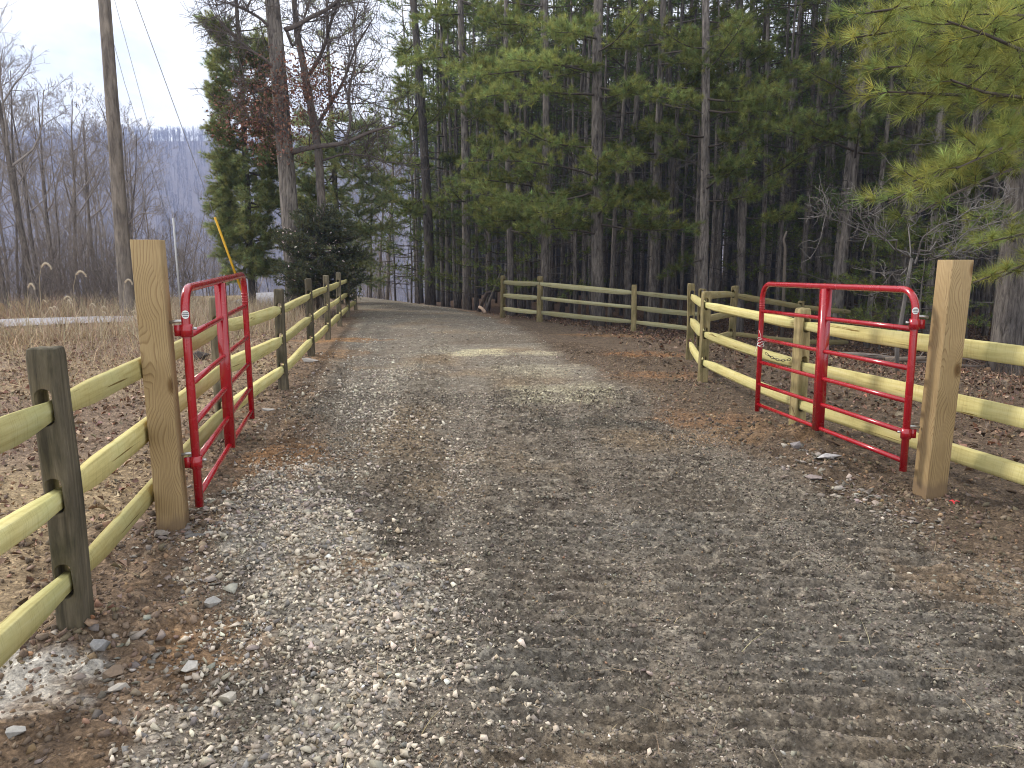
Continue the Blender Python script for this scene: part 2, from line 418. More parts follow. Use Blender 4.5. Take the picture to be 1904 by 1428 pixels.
def build_ground():
    ys = list(np.linspace(-10, 1.1, 26))
    y = 1.15
    while y < 42: ys.append(y); y += .0036 * y + .0022
    while y < 1300: ys.append(y); y *= 1.035
    ys = np.array(ys)
    u = np.arange(0, .80, .0046); t = [u[-1]]; d = .0055
    while t[-1] < 3.0: t.append(t[-1] + d); d *= 1.16
    u = np.concatenate([u, t[1:]]); u = np.concatenate([-u[:0:-1], u])
    wy = np.where(ys > 1.2, ys + 1.2, 2.4)
    X = u[None] * wy[:, None]; Y = np.broadcast_to(ys[:, None], X.shape)
    Z = gz(X, Y); V = np.stack([X, Y, Z], -1).reshape(-1, 3)
    col = gcol(X, Y).reshape(-1, 3)
    nr, nc = X.shape
    i = np.arange(nr - 1)[:, None] * nc + np.arange(nc - 1)[None]
    F = np.stack([i, i + 1, i + nc + 1, i + nc], -1).reshape(-1, 4)
    cx = V[F].mean(1)
    ins = (road_d(cx[:, 0], cx[:, 1]) > 0) & (cx[:, 1] < 36.5) & (cx[:, 1] > -10)
    for name, sel in (('ground', ~ins), ('gravel_driveway', ins)):
        f = F[sel]; used, inv = np.unique(f, return_inverse=True)
        o = link(name, np_mesh(name, V[used], None, inv.reshape(-1, 4), col[used], True), M['ground'])
        tag(o, kind='structure')
build_ground()

# paved road beyond the field
def ribbon(name, pts, w, mat, lift=.03):
    pts = np.array(pts, float); t = np.linspace(0, len(pts) - 1, 60); k = np.arange(len(pts))
    c = np.stack([np.interp(t, k, pts[:, 0]), np.interp(t, k, pts[:, 1])], -1)
    c[1:-1] = (c[:-2] + 2 * c[1:-1] + c[2:]) / 4
    tg = nrm(np.gradient(c, axis=0)); n = np.stack([-tg[:, 1], tg[:, 0]], -1)
    off = np.linspace(-w / 2, w / 2, 7)
    XY = c[:, None] + n[:, None] * off[None, :, None]
    Z = gh(XY[..., 0], XY[..., 1]) + lift + .04 * (1 - (off / (w / 2)) ** 2)[None]
    V = np.concatenate([XY, Z[..., None]], -1).reshape(-1, 3); nc = 7
    i = np.arange(59)[:, None] * nc + np.arange(6)[None]
    F = np.stack([i, i + 1, i + nc + 1, i + nc], -1).reshape(-1, 4)
    return link(name, np_mesh(name, V, None, F, np.ones((len(V), 3)), True), mat)
tag(ribbon('road', [(-40, 9), (-24, 13.5), (-13, 17.6), (-9.6, 19.6), (-8.6, 23), (-9.5, 30), (-13, 40)], 2.1, M['asphalt'], .06), kind='structure')

# ------------------------------------------------------------------ stones, clods, litter
def hulls(n, k, flat):
    out = []
    for _ in range(n):
        p = rng.normal(size=(k, 3)); p = nrm(p) * rng.uniform(.7, 1.05, (k, 1)) * np.array([1, rng.uniform(.5, .85), rng.uniform(*flat)])
        bm = bmesh.new()
        for q in p: bm.verts.new(q)
        bmesh.ops.convex_hull(bm, input=bm.verts)
        bmesh.ops.delete(bm, geom=[v for v in bm.verts if not v.link_faces], context='VERTS')
        bmesh.ops.triangulate(bm, faces=bm.faces)
        bm.verts.index_update(); bm.verts.ensure_lookup_table()
        out.append((np.array([v.co[:] for v in bm.verts]), np.array([[v.index for v in f.verts] for f in bm.faces])))
        bm.free()
    return out

def rotm(n, tilt):
    a = rng.uniform(0, 2 * np.pi, n); bx = rng.normal(0, tilt, n); by = rng.normal(0, tilt, n)
    z = np.zeros(n); o = np.ones(n)
    Rz = np.stack([np.cos(a), -np.sin(a), z, np.sin(a), np.cos(a), z, z, z, o], -1).reshape(n, 3, 3)
    Rx = np.stack([o, z, z, z, np.cos(bx), -np.sin(bx), z, np.sin(bx), np.cos(bx)], -1).reshape(n, 3, 3)
    Ry = np.stack([np.cos(by), z, np.sin(by), z, o, z, -np.sin(by), z, np.cos(by)], -1).reshape(n, 3, 3)
    return Rx @ Ry @ Rz

HS = hulls(24, 7, (.3, .65)); HF = hulls(8, 12, (.18, .35)); HC = hulls(10, 10, (.55, .85))
def scatter(mb, hs, xy, size, col, tilt=.35, sink=.1):
    n = len(xy)
    if n == 0: return
    z = gz(xy[:, 0], xy[:, 1]); pick = rng.integers(0, len(hs), n)
    for k, (v, f) in enumerate(hs):
        s = np.where(pick == k)[0]
        if len(s) == 0: continue
        Rm = rotm(len(s), tilt)
        W = np.einsum('nij,vj->nvi', Rm, v) * size[s][:, None, None]
        W[..., 0] += xy[s, 0][:, None]; W[..., 1] += xy[s, 1][:, None]
        W[..., 2] += (z[s] + size[s] * (v[:, 2].max() * .6 - sink))[:, None]
        nv = len(v)
        F = (f[None] + (np.arange(len(s)) * nv)[:, None, None]).reshape(-1, 3)
        mb.add(W.reshape(-1, 3), F, None, np.repeat(col[s], nv, 0))

def rect(n, x0, x1, y0, y1): return np.stack([rng.uniform(x0, x1, n), rng.uniform(y0, y1, n)], -1)
def fan(n, y0, y1, um=.85, p=1.):
    y = y0 + (y1 - y0) * rng.uniform(0, 1, n) ** p; x = rng.uniform(-um, um, n) * (y + .6); return np.stack([x, y], -1)
def cols(n, base, var=.22, hue=.05):
    return np.clip(np.array(base)[None] * np.exp(rng.normal(0, var, (n, 1))) * (1 + rng.normal(0, hue, (n, 3))), .01, .85)

def build_stones():
    mb = MB()
    # pale crushed stone strip
    xy = rect(40000, -2.4, .5, 1.7, 6.2); d = pale_d(xy[:, 0], xy[:, 1])
    xy = xy[rng.uniform(size=len(xy)) < np.clip(d / .40 + .5, 0, 1) * .9]
    n = len(xy); size = np.exp(rng.normal(np.log(.0155), .38, n)); size = np.clip(size, .006, .042)
    c = cols(n, (.52, .455, .365), .27, .02); m = rng.uniform(size=n) < .17; c[m] = cols(m.sum(), (.24, .225, .21), .3, .02); m = rng.uniform(size=n) < .1; c[m] = cols(m.sum(), (.36, .29, .21), .25, .02)
    scatter(mb, HS, xy, size, c, .6, -.15)
    # loose grey brown stone spilling over the left half of the driveway
    xy = fan(60000, 2.0, 11, .5, .8); d = road_d(xy[:, 0], xy[:, 1]); ctr = np.interp(xy[:, 1], [2, 3, 4.5, 7, 9.5], [-.45, -.4, -.45, -1.1, -1.9])
    pat = fbm(xy[:, 0] / .45, xy[:, 1] / .45, 93)
    xy = xy[(rng.uniform(size=len(xy)) < np.exp(-((xy[:, 0] - ctr) / .7) ** 2) * np.clip((pat - .2) * 2.2, .08, 1)) & (d > -.2)]
    bnd, wv = ribs(xy[:, 0], xy[:, 1]); xy = xy[rng.uniform(size=len(xy)) > np.clip(bnd, 0, 1) * .75]
    n = len(xy); size = np.clip(np.exp(rng.normal(np.log(.0135), .42, n)), .006, .036) * (1 + .45 * sm((xy[:, 1] - 4) / 4))
    c = cols(n, (.30, .265, .22), .3, .03); m = rng.uniform(size=n) < .5; c[m] = cols(m.sum(), (.50, .44, .355), .2, .02)
    scatter(mb, HS, xy, size, c, .5, .05)
    # a looser pale band of stone running on along the left edge past the gate
    xy = fan(26000, 4.5, 16, .45, .9); ctr = np.interp(xy[:, 1], [4.5, 6.5, 9, 12, 16], [-1.35, -1.6, -2.0, -2.35, -3.0]); pat = fbm(xy[:, 0] / .4, xy[:, 1] / .7, 95)
    xy = xy[(rng.uniform(size=len(xy)) < np.exp(-((xy[:, 0] - ctr) / .55) ** 2) * np.clip((pat - .3) * 2.6, .05, 1))]
    n = len(xy); size = np.clip(np.exp(rng.normal(np.log(.018), .4, n)), .008, .045)
    c = cols(n, (.46, .415, .345), .3, .02); scatter(mb, HS, xy, size, c, .5, .05)
    # driveway, near: small chips pressed into fines
    xy = fan(60000, 1.8, 8.5, .85, .9); d = road_d(xy[:, 0], xy[:, 1])
    pat = fbm(xy[:, 0] / .7, xy[:, 1] / .7, 91)
    xy = xy[rng.uniform(size=len(xy)) < np.clip(d / .5 + .4, 0, 1) * np.clip((pat - .22) * 2.2, .12, 1)]
    bnd, wv = ribs(xy[:, 0], xy[:, 1]); xy = xy[rng.uniform(size=len(xy)) > np.clip(bnd, 0, 1) * np.where(wv < .1, .9, .3)]
    n = len(xy); size = np.clip(np.exp(rng.normal(np.log(.0085), .42, n)), .004, .026)
    c = cols(n, (.205, .182, .153), .38, .04); m = rng.uniform(size=n) < .14; c[m] = cols(m.sum(), (.45, .42, .37), .2, .03)
    scatter(mb, HS, xy, size, c, .4, .25)
    # fine crumbs of packed grit over the whole driveway
    xy = fan(300000, 1.75, 9.0, .85, .9); d = road_d(xy[:, 0], xy[:, 1]); pd = pale_d(xy[:, 0], xy[:, 1])
    pat = fbm(xy[:, 0] / .35, xy[:, 1] / .25, 94)
    xy = xy[(rng.uniform(size=len(xy)) < np.clip(d / .5 + .5, 0, 1) * np.clip((pat - .22) * 2.8, .25, 1)) & (pd < .1)]
    bnd, wv = ribs(xy[:, 0], xy[:, 1]); xy = xy[rng.uniform(size=len(xy)) > np.clip(bnd, 0, 1) * np.where(wv < -.2, .85, 0.)]
    n = len(xy); size = np.clip(np.exp(rng.normal(np.log(.0078), .42, n)), .004, .019) * (1 + .06 * xy[:, 1])
    c = cols(n, (.172, .149, .120), .42, .03)
    scatter(mb, HS, xy, size, c, 1., .1)
    # driveway, farther
    xy = fan(52000, 7, 30, .55, 1.); d = road_d(xy[:, 0], xy[:, 1])
    pat = fbm(xy[:, 0] / 1.3, xy[:, 1] / 1.3, 92)
    xy = xy[rng.uniform(size=len(xy)) < np.clip(d / .6 + .45, 0, 1) * np.clip((pat - .25) * 2.2, .1, 1)]
    n = len(xy); size = np.clip(np.exp(rng.normal(np.log(.016), .4, n)), .008, .05) 
    c = cols(n, (.235, .205, .165), .34, .04); m = rng.uniform(size=n) < .25; c[m] = cols(m.sum(), (.48, .45, .38), .2, .03)
    pk = np.maximum(blob(xy[:, 0], xy[:, 1], *P(1050, 735), 1.0, 1.2, 3), blob(xy[:, 0], xy[:, 1], *P(900, 660), .8, .7, 4)); m = pk > .3
    c[m] = cols(m.sum(), (.50, .46, .33), .2, .03)
    scatter(mb, HS, xy, size, c, .4, .15)
    tag(mb.build('gravel', M['stone']), kind='stuff')
    # dirt clods along both edges
    mb = MB()
    xy = fan(90000, 1.9, 13, .85, .8); d = road_d(xy[:, 0], xy[:, 1]); pd = pale_d(xy[:, 0], xy[:, 1])
    keep = np.where(d > .1, .40, np.clip(1.1 + (d + .2) * .55, np.where(xy[:, 0] > 0, .4, .12), 1)) * (pd < .05)
    bnd, wv = ribs(xy[:, 0], xy[:, 1]); keep = keep * (1 - np.clip(bnd, 0, 1) * np.where(wv < .1, .9, .0))
    xy = xy[rng.uniform(size=len(xy)) < keep]
    n = len(xy); size = np.clip(np.exp(rng.normal(np.log(.011), .5, n)), .004, .036); size = np.where(road_d(xy[:, 0], xy[:, 1]) > 0, np.minimum(size, .011), size)
    c = cols(n, (.175, .132, .097), .28, .025); m = road_d(xy[:, 0], xy[:, 1]) > 0; c[m] = cols(m.sum(), (.16, .135, .11), .35, .03); m = xy[:, 0] > 1.9; c[m] = cols(m.sum(), (.135, .105, .078), .28, .05)
    m = rng.uniform(size=n) < .12; c[m] = cols(m.sum(), (.27, .18, .11), .2)
    scatter(mb, HC, xy, size, c, 1., .1)
    for (fx, fy) in [(-1.93, 3.0), (-2.52, 6.45), (-1.93, 4.12), (2.83, 4.95), (2.70, 6.98), (2.47, 9.66), (-2.83, 9.3)]:
        k = 170; a = rng.uniform(0, 6.283, k); rr = .09 + np.abs(rng.normal(0, .13, k)); xy = np.column_stack([fx + np.cos(a) * rr, fy + np.sin(a) * rr])
        scatter(mb, HC, xy, np.clip(np.exp(rng.normal(np.log(.015), .5, k)), .006, .045), cols(k, (.17, .125, .088), .28, .05), 1., .1)
    # shale flakes
    for (px, py, rx, ry, k) in [(1600, 920, .35, .45, 160), (1500, 870, .3, .4, 90), (470, 960, .45, .55, 420), (560, 950, .5, .5, 240), (400, 1080, .25, .2, 50), (300, 1020, .3, .25, 60), (250, 1250, .4, .35, 110), (1660, 960, .3, .3, 60)]:
        p = P(px, py); xy = p[None] + rng.normal(0, .5, (k, 2)) * np.array([rx, ry])
        size = np.clip(np.exp(rng.normal(np.log(.021), .4, k)), .008, .055)
        c = cols(k, (.25, .22, .19), .35, .04)
        scatter(mb, HF, xy, size, c, .3, .02)
    tag(mb.build('dirt_clods', M['stone']), kind='stuff')
build_stones()

def flakes(mb, xy, size, col, lift=.022, tilt=.65, curl=.5, asp=.62):
    n = len(xy); z = gz(xy[:, 0], xy[:, 1]) + lift * rng.uniform(.2, 1.2, n)
    base = np.array([[-1, 0, .1], [-.1, -asp, curl], [1, .15, -.05], [.2, asp, curl * 1.4]]); Rm = rotm(n, tilt)
    W = np.einsum('nij,vj->nvi', Rm, base) * size[:, None, None]
    W += np.stack([xy[:, 0], xy[:, 1], z], -1)[:, None]
    i = np.arange(n)[:, None] * 4
    F = np.concatenate([i + np.array([0, 1, 2]), i + np.array([0, 2, 3])])
    mb.add(W.reshape(-1, 3), F, None, np.repeat(col, 4, 0))

def build_litter():
    mb = MB()
    xy = fan(70000, 2.0, 24, .95, .75); xy = xy[(xy[:, 0] < 0)]
    d = road_d(xy[:, 0], xy[:, 1]); n2 = fbm(xy[:, 0] / .8, xy[:, 1] / .8, 33)
    xy = xy[(d < -.3) & ((xy[:, 1] > 3.1) | (xy[:, 0] < -2.1)) & (rng.uniform(size=len(xy)) < np.clip(-d * .55 - .1, 0, 1) * np.clip((n2 - .25) * 2.5, .1, 1))]
    n = len(xy); c = cols(n, (.235, .165, .12), .35, .07); m = rng.uniform(size=n) < .3; c[m] = cols(m.sum(), (.36, .27, .19), .25); m = rng.uniform(size=n) < .1; c[m] = cols(m.sum(), (.20, .11, .075), .3)
    flakes(mb, xy, np.clip(np.exp(rng.normal(np.log(.027), .32, n)), .012, .05), c)
    # right, under the pines
    xy = fan(110000, 3.5, 30, .95, .9); xy = xy[xy[:, 0] > -3]
    d = road_d(xy[:, 0], xy[:, 1])
    xy = xy[(d < -1.0) & (rng.uniform(size=len(xy)) < np.clip(-d * .35 - .3, 0, 1) * np.where(xy[:, 1] > 14, 1, .6))]
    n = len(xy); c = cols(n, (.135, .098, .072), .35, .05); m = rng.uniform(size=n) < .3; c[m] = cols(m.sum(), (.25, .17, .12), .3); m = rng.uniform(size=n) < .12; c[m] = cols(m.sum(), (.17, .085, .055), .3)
    near = (xy[:, 1] > 5.5) & (xy[:, 1] < 11) & (xy[:, 0] > 3.6); c[near] *= 1.15
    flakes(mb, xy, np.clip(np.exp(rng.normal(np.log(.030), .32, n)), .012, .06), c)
    tag(mb.build('fallen_leaves', M['leaf']), kind='stuff')

def blades(mb, xy, h, w, col, lean=.35, z=None):
    n = len(xy); z0 = gz(xy[:, 0], xy[:, 1]) if z is None else z
    a = rng.uniform(0, 2 * np.pi, n); s = np.stack([np.cos(a), np.sin(a), np.zeros(n)], -1) * (w / 2)[:, None]
    L1 = rng.normal(0, lean, (n, 2)) * h[:, None]
    b = np.stack([xy[:, 0], xy[:, 1], z0 - .01], -1)
    mid = b + np.concatenate([L1 * .35, (h * .6)[:, None]], -1); tip = b + np.concatenate([L1, h[:, None] * rng.uniform(.75, 1., (n, 1))], -1)
    V = np.stack([b - s, b + s, mid + s * .7, mid - s * .7, tip], 1).reshape(-1, 3)
    i = np.arange(n)[:, None] * 5
    mb.add(V, i + np.array([3, 2, 4]), i + np.array([0, 1, 2, 3]), np.repeat(col, 5, 0))

def build_grass():
    mb = MB()
    xy = fan(150000, 3.6, 26, .95, .65); xy = xy[xy[:, 0] < -2]
    d = road_d(xy[:, 0], xy[:, 1]); n2 = fbm(xy[:, 0] / 1.6, xy[:, 1] / 1.6, 36)
    fx = np.interp(xy[:, 1], [3, 6.5, 9.3, 12.3, 15, 24], [-1.9, -2.5, -2.85, -3.3, -3.7, -5.])
    dist = fx - xy[:, 0]
    dens = sm((dist - .35) / 2.6) * np.clip((n2 - .25) * 2.4, .05, 1)
    road = (np.abs((xy[:, 1] - 18.0) - .45 * (xy[:, 0] + 12)) < 1.35) & (xy[:, 0] < -9.5)
    xy = xy[(rng.uniform(size=len(xy)) < dens) & ~road]
    n = len(xy); far = sm((xy[:, 1] - 8) / 8)
    h = rng.uniform(.08, .24, n) + far * rng.uniform(.03, .46, n)
    h *= np.where(rng.uniform(size=n) < .5, .55, 1.)
    c = cols(n, (.40, .31, .20), .28, .06); m = rng.uniform(size=n) < .25; c[m] = cols(m.sum(), (.30, .20, .14), .25)
    blades(mb, xy, h, .004 + .006 * far * rng.uniform(.5, 1.4, n), c, .75)
    # tall stand by the road edge
    for (cx, cy, sx, sy, k, hh) in [(-9.6, 15.6, 2.4, .6, 1500, .55), (-11.8, 15.0, 1.5, .5, 1000, .5), (-7.2, 18.0, 1.4, 1.2, 2600, .75), (-6.9, 19.5, .7, 1.8, 1500, .5), (-13.5, 13.4, 1.5, .6, 600, .5), (-10., 21.5, 3., 1., 2200, .9)]:
        xy = np.array([cx, cy]) + rng.normal(0, 1, (k, 2)) * np.array([sx, sy]); xy = xy[road_d(xy[:, 0], xy[:, 1]) < -.5]; k = len(xy)
        c = cols(k, (.42, .34, .24), .25, .05)
        blades(mb, xy, hh * rng.uniform(.3, 1., k), np.full(k, .008), c, .25)
    # sparse weeds among the leaves under the right fence
    xy = np.array([6.2, 9.2]) + rng.normal(0, 1, (900, 2)) * np.array([2., 1.6])
    c = cols(900, (.24, .16, .11), .3); blades(mb, xy, rng.uniform(.1, .35, 900), np.full(900, .005), c, .5)
    xy = fan(500, 2, 6, .8); c = cols(500, (.42, .33, .2), .2); blades(mb, xy, rng.uniform(.02, .06, 500), np.full(500, .003), c, 1.6)
    tag(mb.build('dry_grass', M['grass']), kind='stuff')
build_litter(); build_grass()

# ------------------------------------------------------------------ fences
def loft(mb, rings, col=(1, 1, 1)):
    rings = np.asarray(rings, float); n, k, _ = rings.shape
    V = rings.reshape(-1, 3); i = np.arange(n - 1)[:, None] * k; j = np.arange(k)[None]; j2 = (j + 1) % k
    F = np.stack([i + j, i + j2, i + k + j2, i + k + j], -1).reshape(-1, 4)
    V = np.vstack([V, rings[0].mean(0), rings[-1].mean(0)]); q = np.arange(k); q2 = (q + 1) % k
    F3 = np.vstack([np.stack([q2, q, np.full(k, n * k)], -1), np.stack([q + (n - 1) * k, q2 + (n - 1) * k, np.full(k, n * k + 1)], -1)])
    mb.add(V, F3, F, col)

def rrect(hx, hy, r, per=3):
    pts = []
    for cx, cy, a0 in ((hx - r, hy - r, 0), (-hx + r, hy - r, 90), (-hx + r, -hy + r, 180), (hx - r, -hy + r, 270)):
        for k in range(per + 1):
            a = R(a0 + 90 * k / per); pts.append((cx + r * math.cos(a), cy + r * math.sin(a)))
    return np.array(pts)

def split_post(parent, loc, h, ang, mat, heights, hx=.054, hy=.066, tone=1., cut=True, lean=(0, 0)):
    """hewn post with three mortises cut through along its local Y axis"""
    mb = MB(); prof = rrect(hx, hy, .022)
    zs = [-.12, 0, .12, .25, .4, .55, .7, .85, 1.0, h - .1, h - .035, h - .006, h]
    ph = rng.uniform(0, 99, 2); rings = []
    for z in zs:
        wob = 1 + .10 * (np.array([vn(ph[0] + z * 3.1, k * .7, 3) for k in range(len(prof))]) - .5)
        s = 1 + .05 * (1 - z / h)
        if z > h - .03: s *= .93
        if z >= h: s *= .82
        p2 = prof * wob[:, None] * s
        off = np.array([.006 * math.sin(z * 3 + ph[0]), .006 * math.sin(z * 2.3 + ph[1])]) + np.array(lean) * z
        zz = np.full(len(prof), z)
        if z >= h - .01: zz = z + .012 * (vn(prof[:, 0] * 30 + ph[0], prof[:, 1] * 30, 4) - .5)
        rings.append(np.column_stack([p2 + off, zz]))
    loft(mb, rings, (tone,) * 3)
    o = mb.build('post', mat, parent, False)
    o.location = loc; o.rotation_euler = (0, 0, ang)
    if cut:
        cb = MB()
        for hh in heights:
            k = 14; a = np.linspace(0, 2 * np.pi, k, endpoint=False)
            x = .034 * np.cos(a); z = np.where(np.sin(a) > 0, .045, -.045) + .032 * np.sin(a)
            rr = [np.column_stack([x, np.full(k, yy), z + hh]) for yy in (.25, -.25)]
            loft(cb, rr)
        co = cb.build('cutter', mat)
        co.location = loc; co.rotation_euler = (0, 0, ang); co.parent = parent
        md = o.modifiers.new('b', 'BOOLEAN'); md.operation = 'DIFFERENCE'; md.object = co; md.solver = 'EXACT'
        bpy.context.view_layer.update()
        ev = o.evaluated_get(bpy.context.evaluated_depsgraph_get())
        me = bpy.data.meshes.new_from_object(ev); o.modifiers.clear(); o.data = me
        bpy.data.objects.remove(co)
    bv = o.modifiers.new('edge', 'BEVEL'); bv.width = .004; bv.segments = 1; bv.limit_method = 'ANGLE'; bv.angle_limit = R(35)
    return o

def split_rail(parent, a, b, hgt=.115, wid=.075, tone=(1, 1, 1), sag=.0):
    """rough split rail from a to b (centres of its ends), tapered at both ends"""
    a = np.array(a, float); b = np.array(b, float); L = np.linalg.norm(b - a)
    xs = np.concatenate([[-L / 2, -L / 2 + .06, -L / 2 + .14, -L / 2 + .26, -L / 2 + .38], np.linspace(-L / 2 + .6, L / 2 - .6, 8), [L / 2 - .38, L / 2 - .26, L / 2 - .14, L / 2 - .06, L / 2]])
    kind = rng.integers(0, 3)
    sect = [np.array([[-.5, -.5], [.42, -.5], [.5, -.2], [.40, .5], [-.38, .5], [-.5, .1]]), np.array([[-.45, -.5], [.5, -.42], [.48, .2], [.1, .5], [-.36, .5], [-.5, .0]]), np.array([[-.5, -.45], [.1, -.5], [.5, -.30], [.5, .40], [.35, .5], [-.48, .46]])][kind] + rng.uniform(-.07, .07, (6, 2))
    ph = rng.uniform(0, 50); rings = []; chis = rng.uniform(.24, .42)
    for x in xs:
        e = min(x + L / 2, L / 2 - x); t = min(1., max(0., (e - .05) / chis))
        w = .044 + (wid - .044) * t; h = .08 + (hgt * (1 + .06 * math.sin(x * 1.3 + ph)) - .08) * t
        s = sect * (1 + .11 * (vn(ph + x * 1.1, np.arange(6) * .9, 6)[:, None] - .5))
        rings.append(np.column_stack([np.full(6, x), s[:, 0] * w + .006 * math.sin(x * 1.1 + ph) * t, s[:, 1] * h + (.004 * math.sin(x * 1.9 + ph * 2) - sag * (1 - (2 * x / L) ** 2)) * t]))
    mb = MB(); loft(mb, rings, tone)
    o = mb.build('rail', M['rail'], parent)
    d = (b - a) / L
    o.location = tuple((a + b) / 2); o.rotation_euler = (0, -math.asin(d[2]), math.atan2(d[1], d[0]))
    bv = o.modifiers.new('edge', 'BEVEL'); bv.width = .004; bv.segments = 1; bv.limit_method = 'ANGLE'; bv.angle_limit = R(25)
    return o

RH = (.27, .64, 1.01)
def fence(label, posts, mats, h=1.22, ends=True, tones=None, rails=RH, cuts=True, extra_rail=None, railtone=None):
    p0 = posts[0]
    f = thing('split_rail_fence', (0, 0, 0), label, 'fence')
    pts = [np.array([p[0], p[1], gh(p[0], p[1])]) for p in posts]
    n = len(pts)
    for i, p in enumerate(pts):
        t = pts[min(i + 1, n - 1)] - pts[max(i - 1, 0)]; ang = math.atan2(t[1], t[0]) - math.pi / 2
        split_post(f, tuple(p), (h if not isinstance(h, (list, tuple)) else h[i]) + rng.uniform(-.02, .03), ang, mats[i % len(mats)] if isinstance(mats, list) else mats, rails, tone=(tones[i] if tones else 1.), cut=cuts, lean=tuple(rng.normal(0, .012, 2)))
    for i in range(n - 1):
        for k, hh in enumerate(rails):
            a = pts[i] + UP * hh; b = pts[i + 1] + UP * hh; d = nrm(b - a)
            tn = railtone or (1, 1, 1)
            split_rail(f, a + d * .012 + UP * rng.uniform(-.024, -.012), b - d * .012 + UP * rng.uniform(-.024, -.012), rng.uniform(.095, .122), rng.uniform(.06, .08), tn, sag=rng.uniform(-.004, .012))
    return f

LP = [(-1.47, .05)] + [tuple(P(*q)) for q in ((142, 1180), (432, 820), (527, 720), (580, 662), (610, 630), (632, 607), (647, 590), (661, 575))]
LP[2] = (-2.52, 6.45)
fence('long three rail split fence along the left side of the driveway, behind the left gate', LP, M['post_dark'], 1.25, tones=[.9, .75, 1.05, 1.0, .85, 1.5, .9, .8, .8])
RP = [(3.42, 3.95), (2.70, 6.98), (2.47, 9.66), (2.78, 11.7)]
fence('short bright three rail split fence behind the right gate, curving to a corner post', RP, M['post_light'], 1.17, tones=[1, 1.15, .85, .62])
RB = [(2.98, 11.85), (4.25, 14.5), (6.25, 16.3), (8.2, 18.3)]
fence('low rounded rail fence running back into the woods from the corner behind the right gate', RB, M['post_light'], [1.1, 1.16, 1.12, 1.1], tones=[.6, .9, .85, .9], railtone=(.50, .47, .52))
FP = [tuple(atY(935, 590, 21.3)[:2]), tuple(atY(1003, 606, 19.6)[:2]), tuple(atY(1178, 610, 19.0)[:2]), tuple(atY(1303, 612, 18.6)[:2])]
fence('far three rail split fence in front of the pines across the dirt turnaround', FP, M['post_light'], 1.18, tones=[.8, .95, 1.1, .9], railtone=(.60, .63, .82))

# ------------------------------------------------------------------ gate posts and gates
def gate_post(loc, h, s, rz, label, lean=(0, 0)):
    mb = MB(); prof = rrect(s / 2, s / 2, .006, 2)
    rings = [np.column_stack([prof + np.array(lean) * z, np.full(len(prof), z)]) for z in (-.15, 0, .3, .6, .9, 1.2, h - .004)]
    rings.append(np.column_stack([prof * .97 + np.array(lean) * h, np.full(len(prof), h)]))
    loft(mb, rings); o = mb.build('gate_post', M['lumber']); o.location = loc; o.rotation_euler = (0, 0, rz)
    return tag(o, label, 'gate post')
gpL = P(322, 1000); gpR = P(1722, 920)
gate_post((gpL[0], gpL[1] + .02, gh(*gpL)), 1.68, .148, R(13), 'square new timber post standing left of the driveway, carrying the left red gate', (-.012, 0))
gate_post((gpR[0] + .03, gpR[1] + .02, gh(*gpR)), 1.60, .15, R(7), 'square new timber post standing right of the driveway, carrying the right red gate', (.02, 0))

def corner_path(w, h, r, k=7):
    """up the latch end, over the top, down the hinge end, rounded top corners; local x along the gate"""
    p = [(0, 0), (0, h * .5), (0, h - r)]
    for a in np.linspace(180, 90, k)[1:]: p.append((r + r * math.cos(R(a)), h - r + r * math.sin(R(a))))
    p.append((w / 2, h))
    for a in np.linspace(90, 0, k): p.append((w - r + r * math.cos(R(a)), h - r + r * math.sin(R(a))))
    p += [(w, h * .5), (w, 0)]
    return np.array(p)

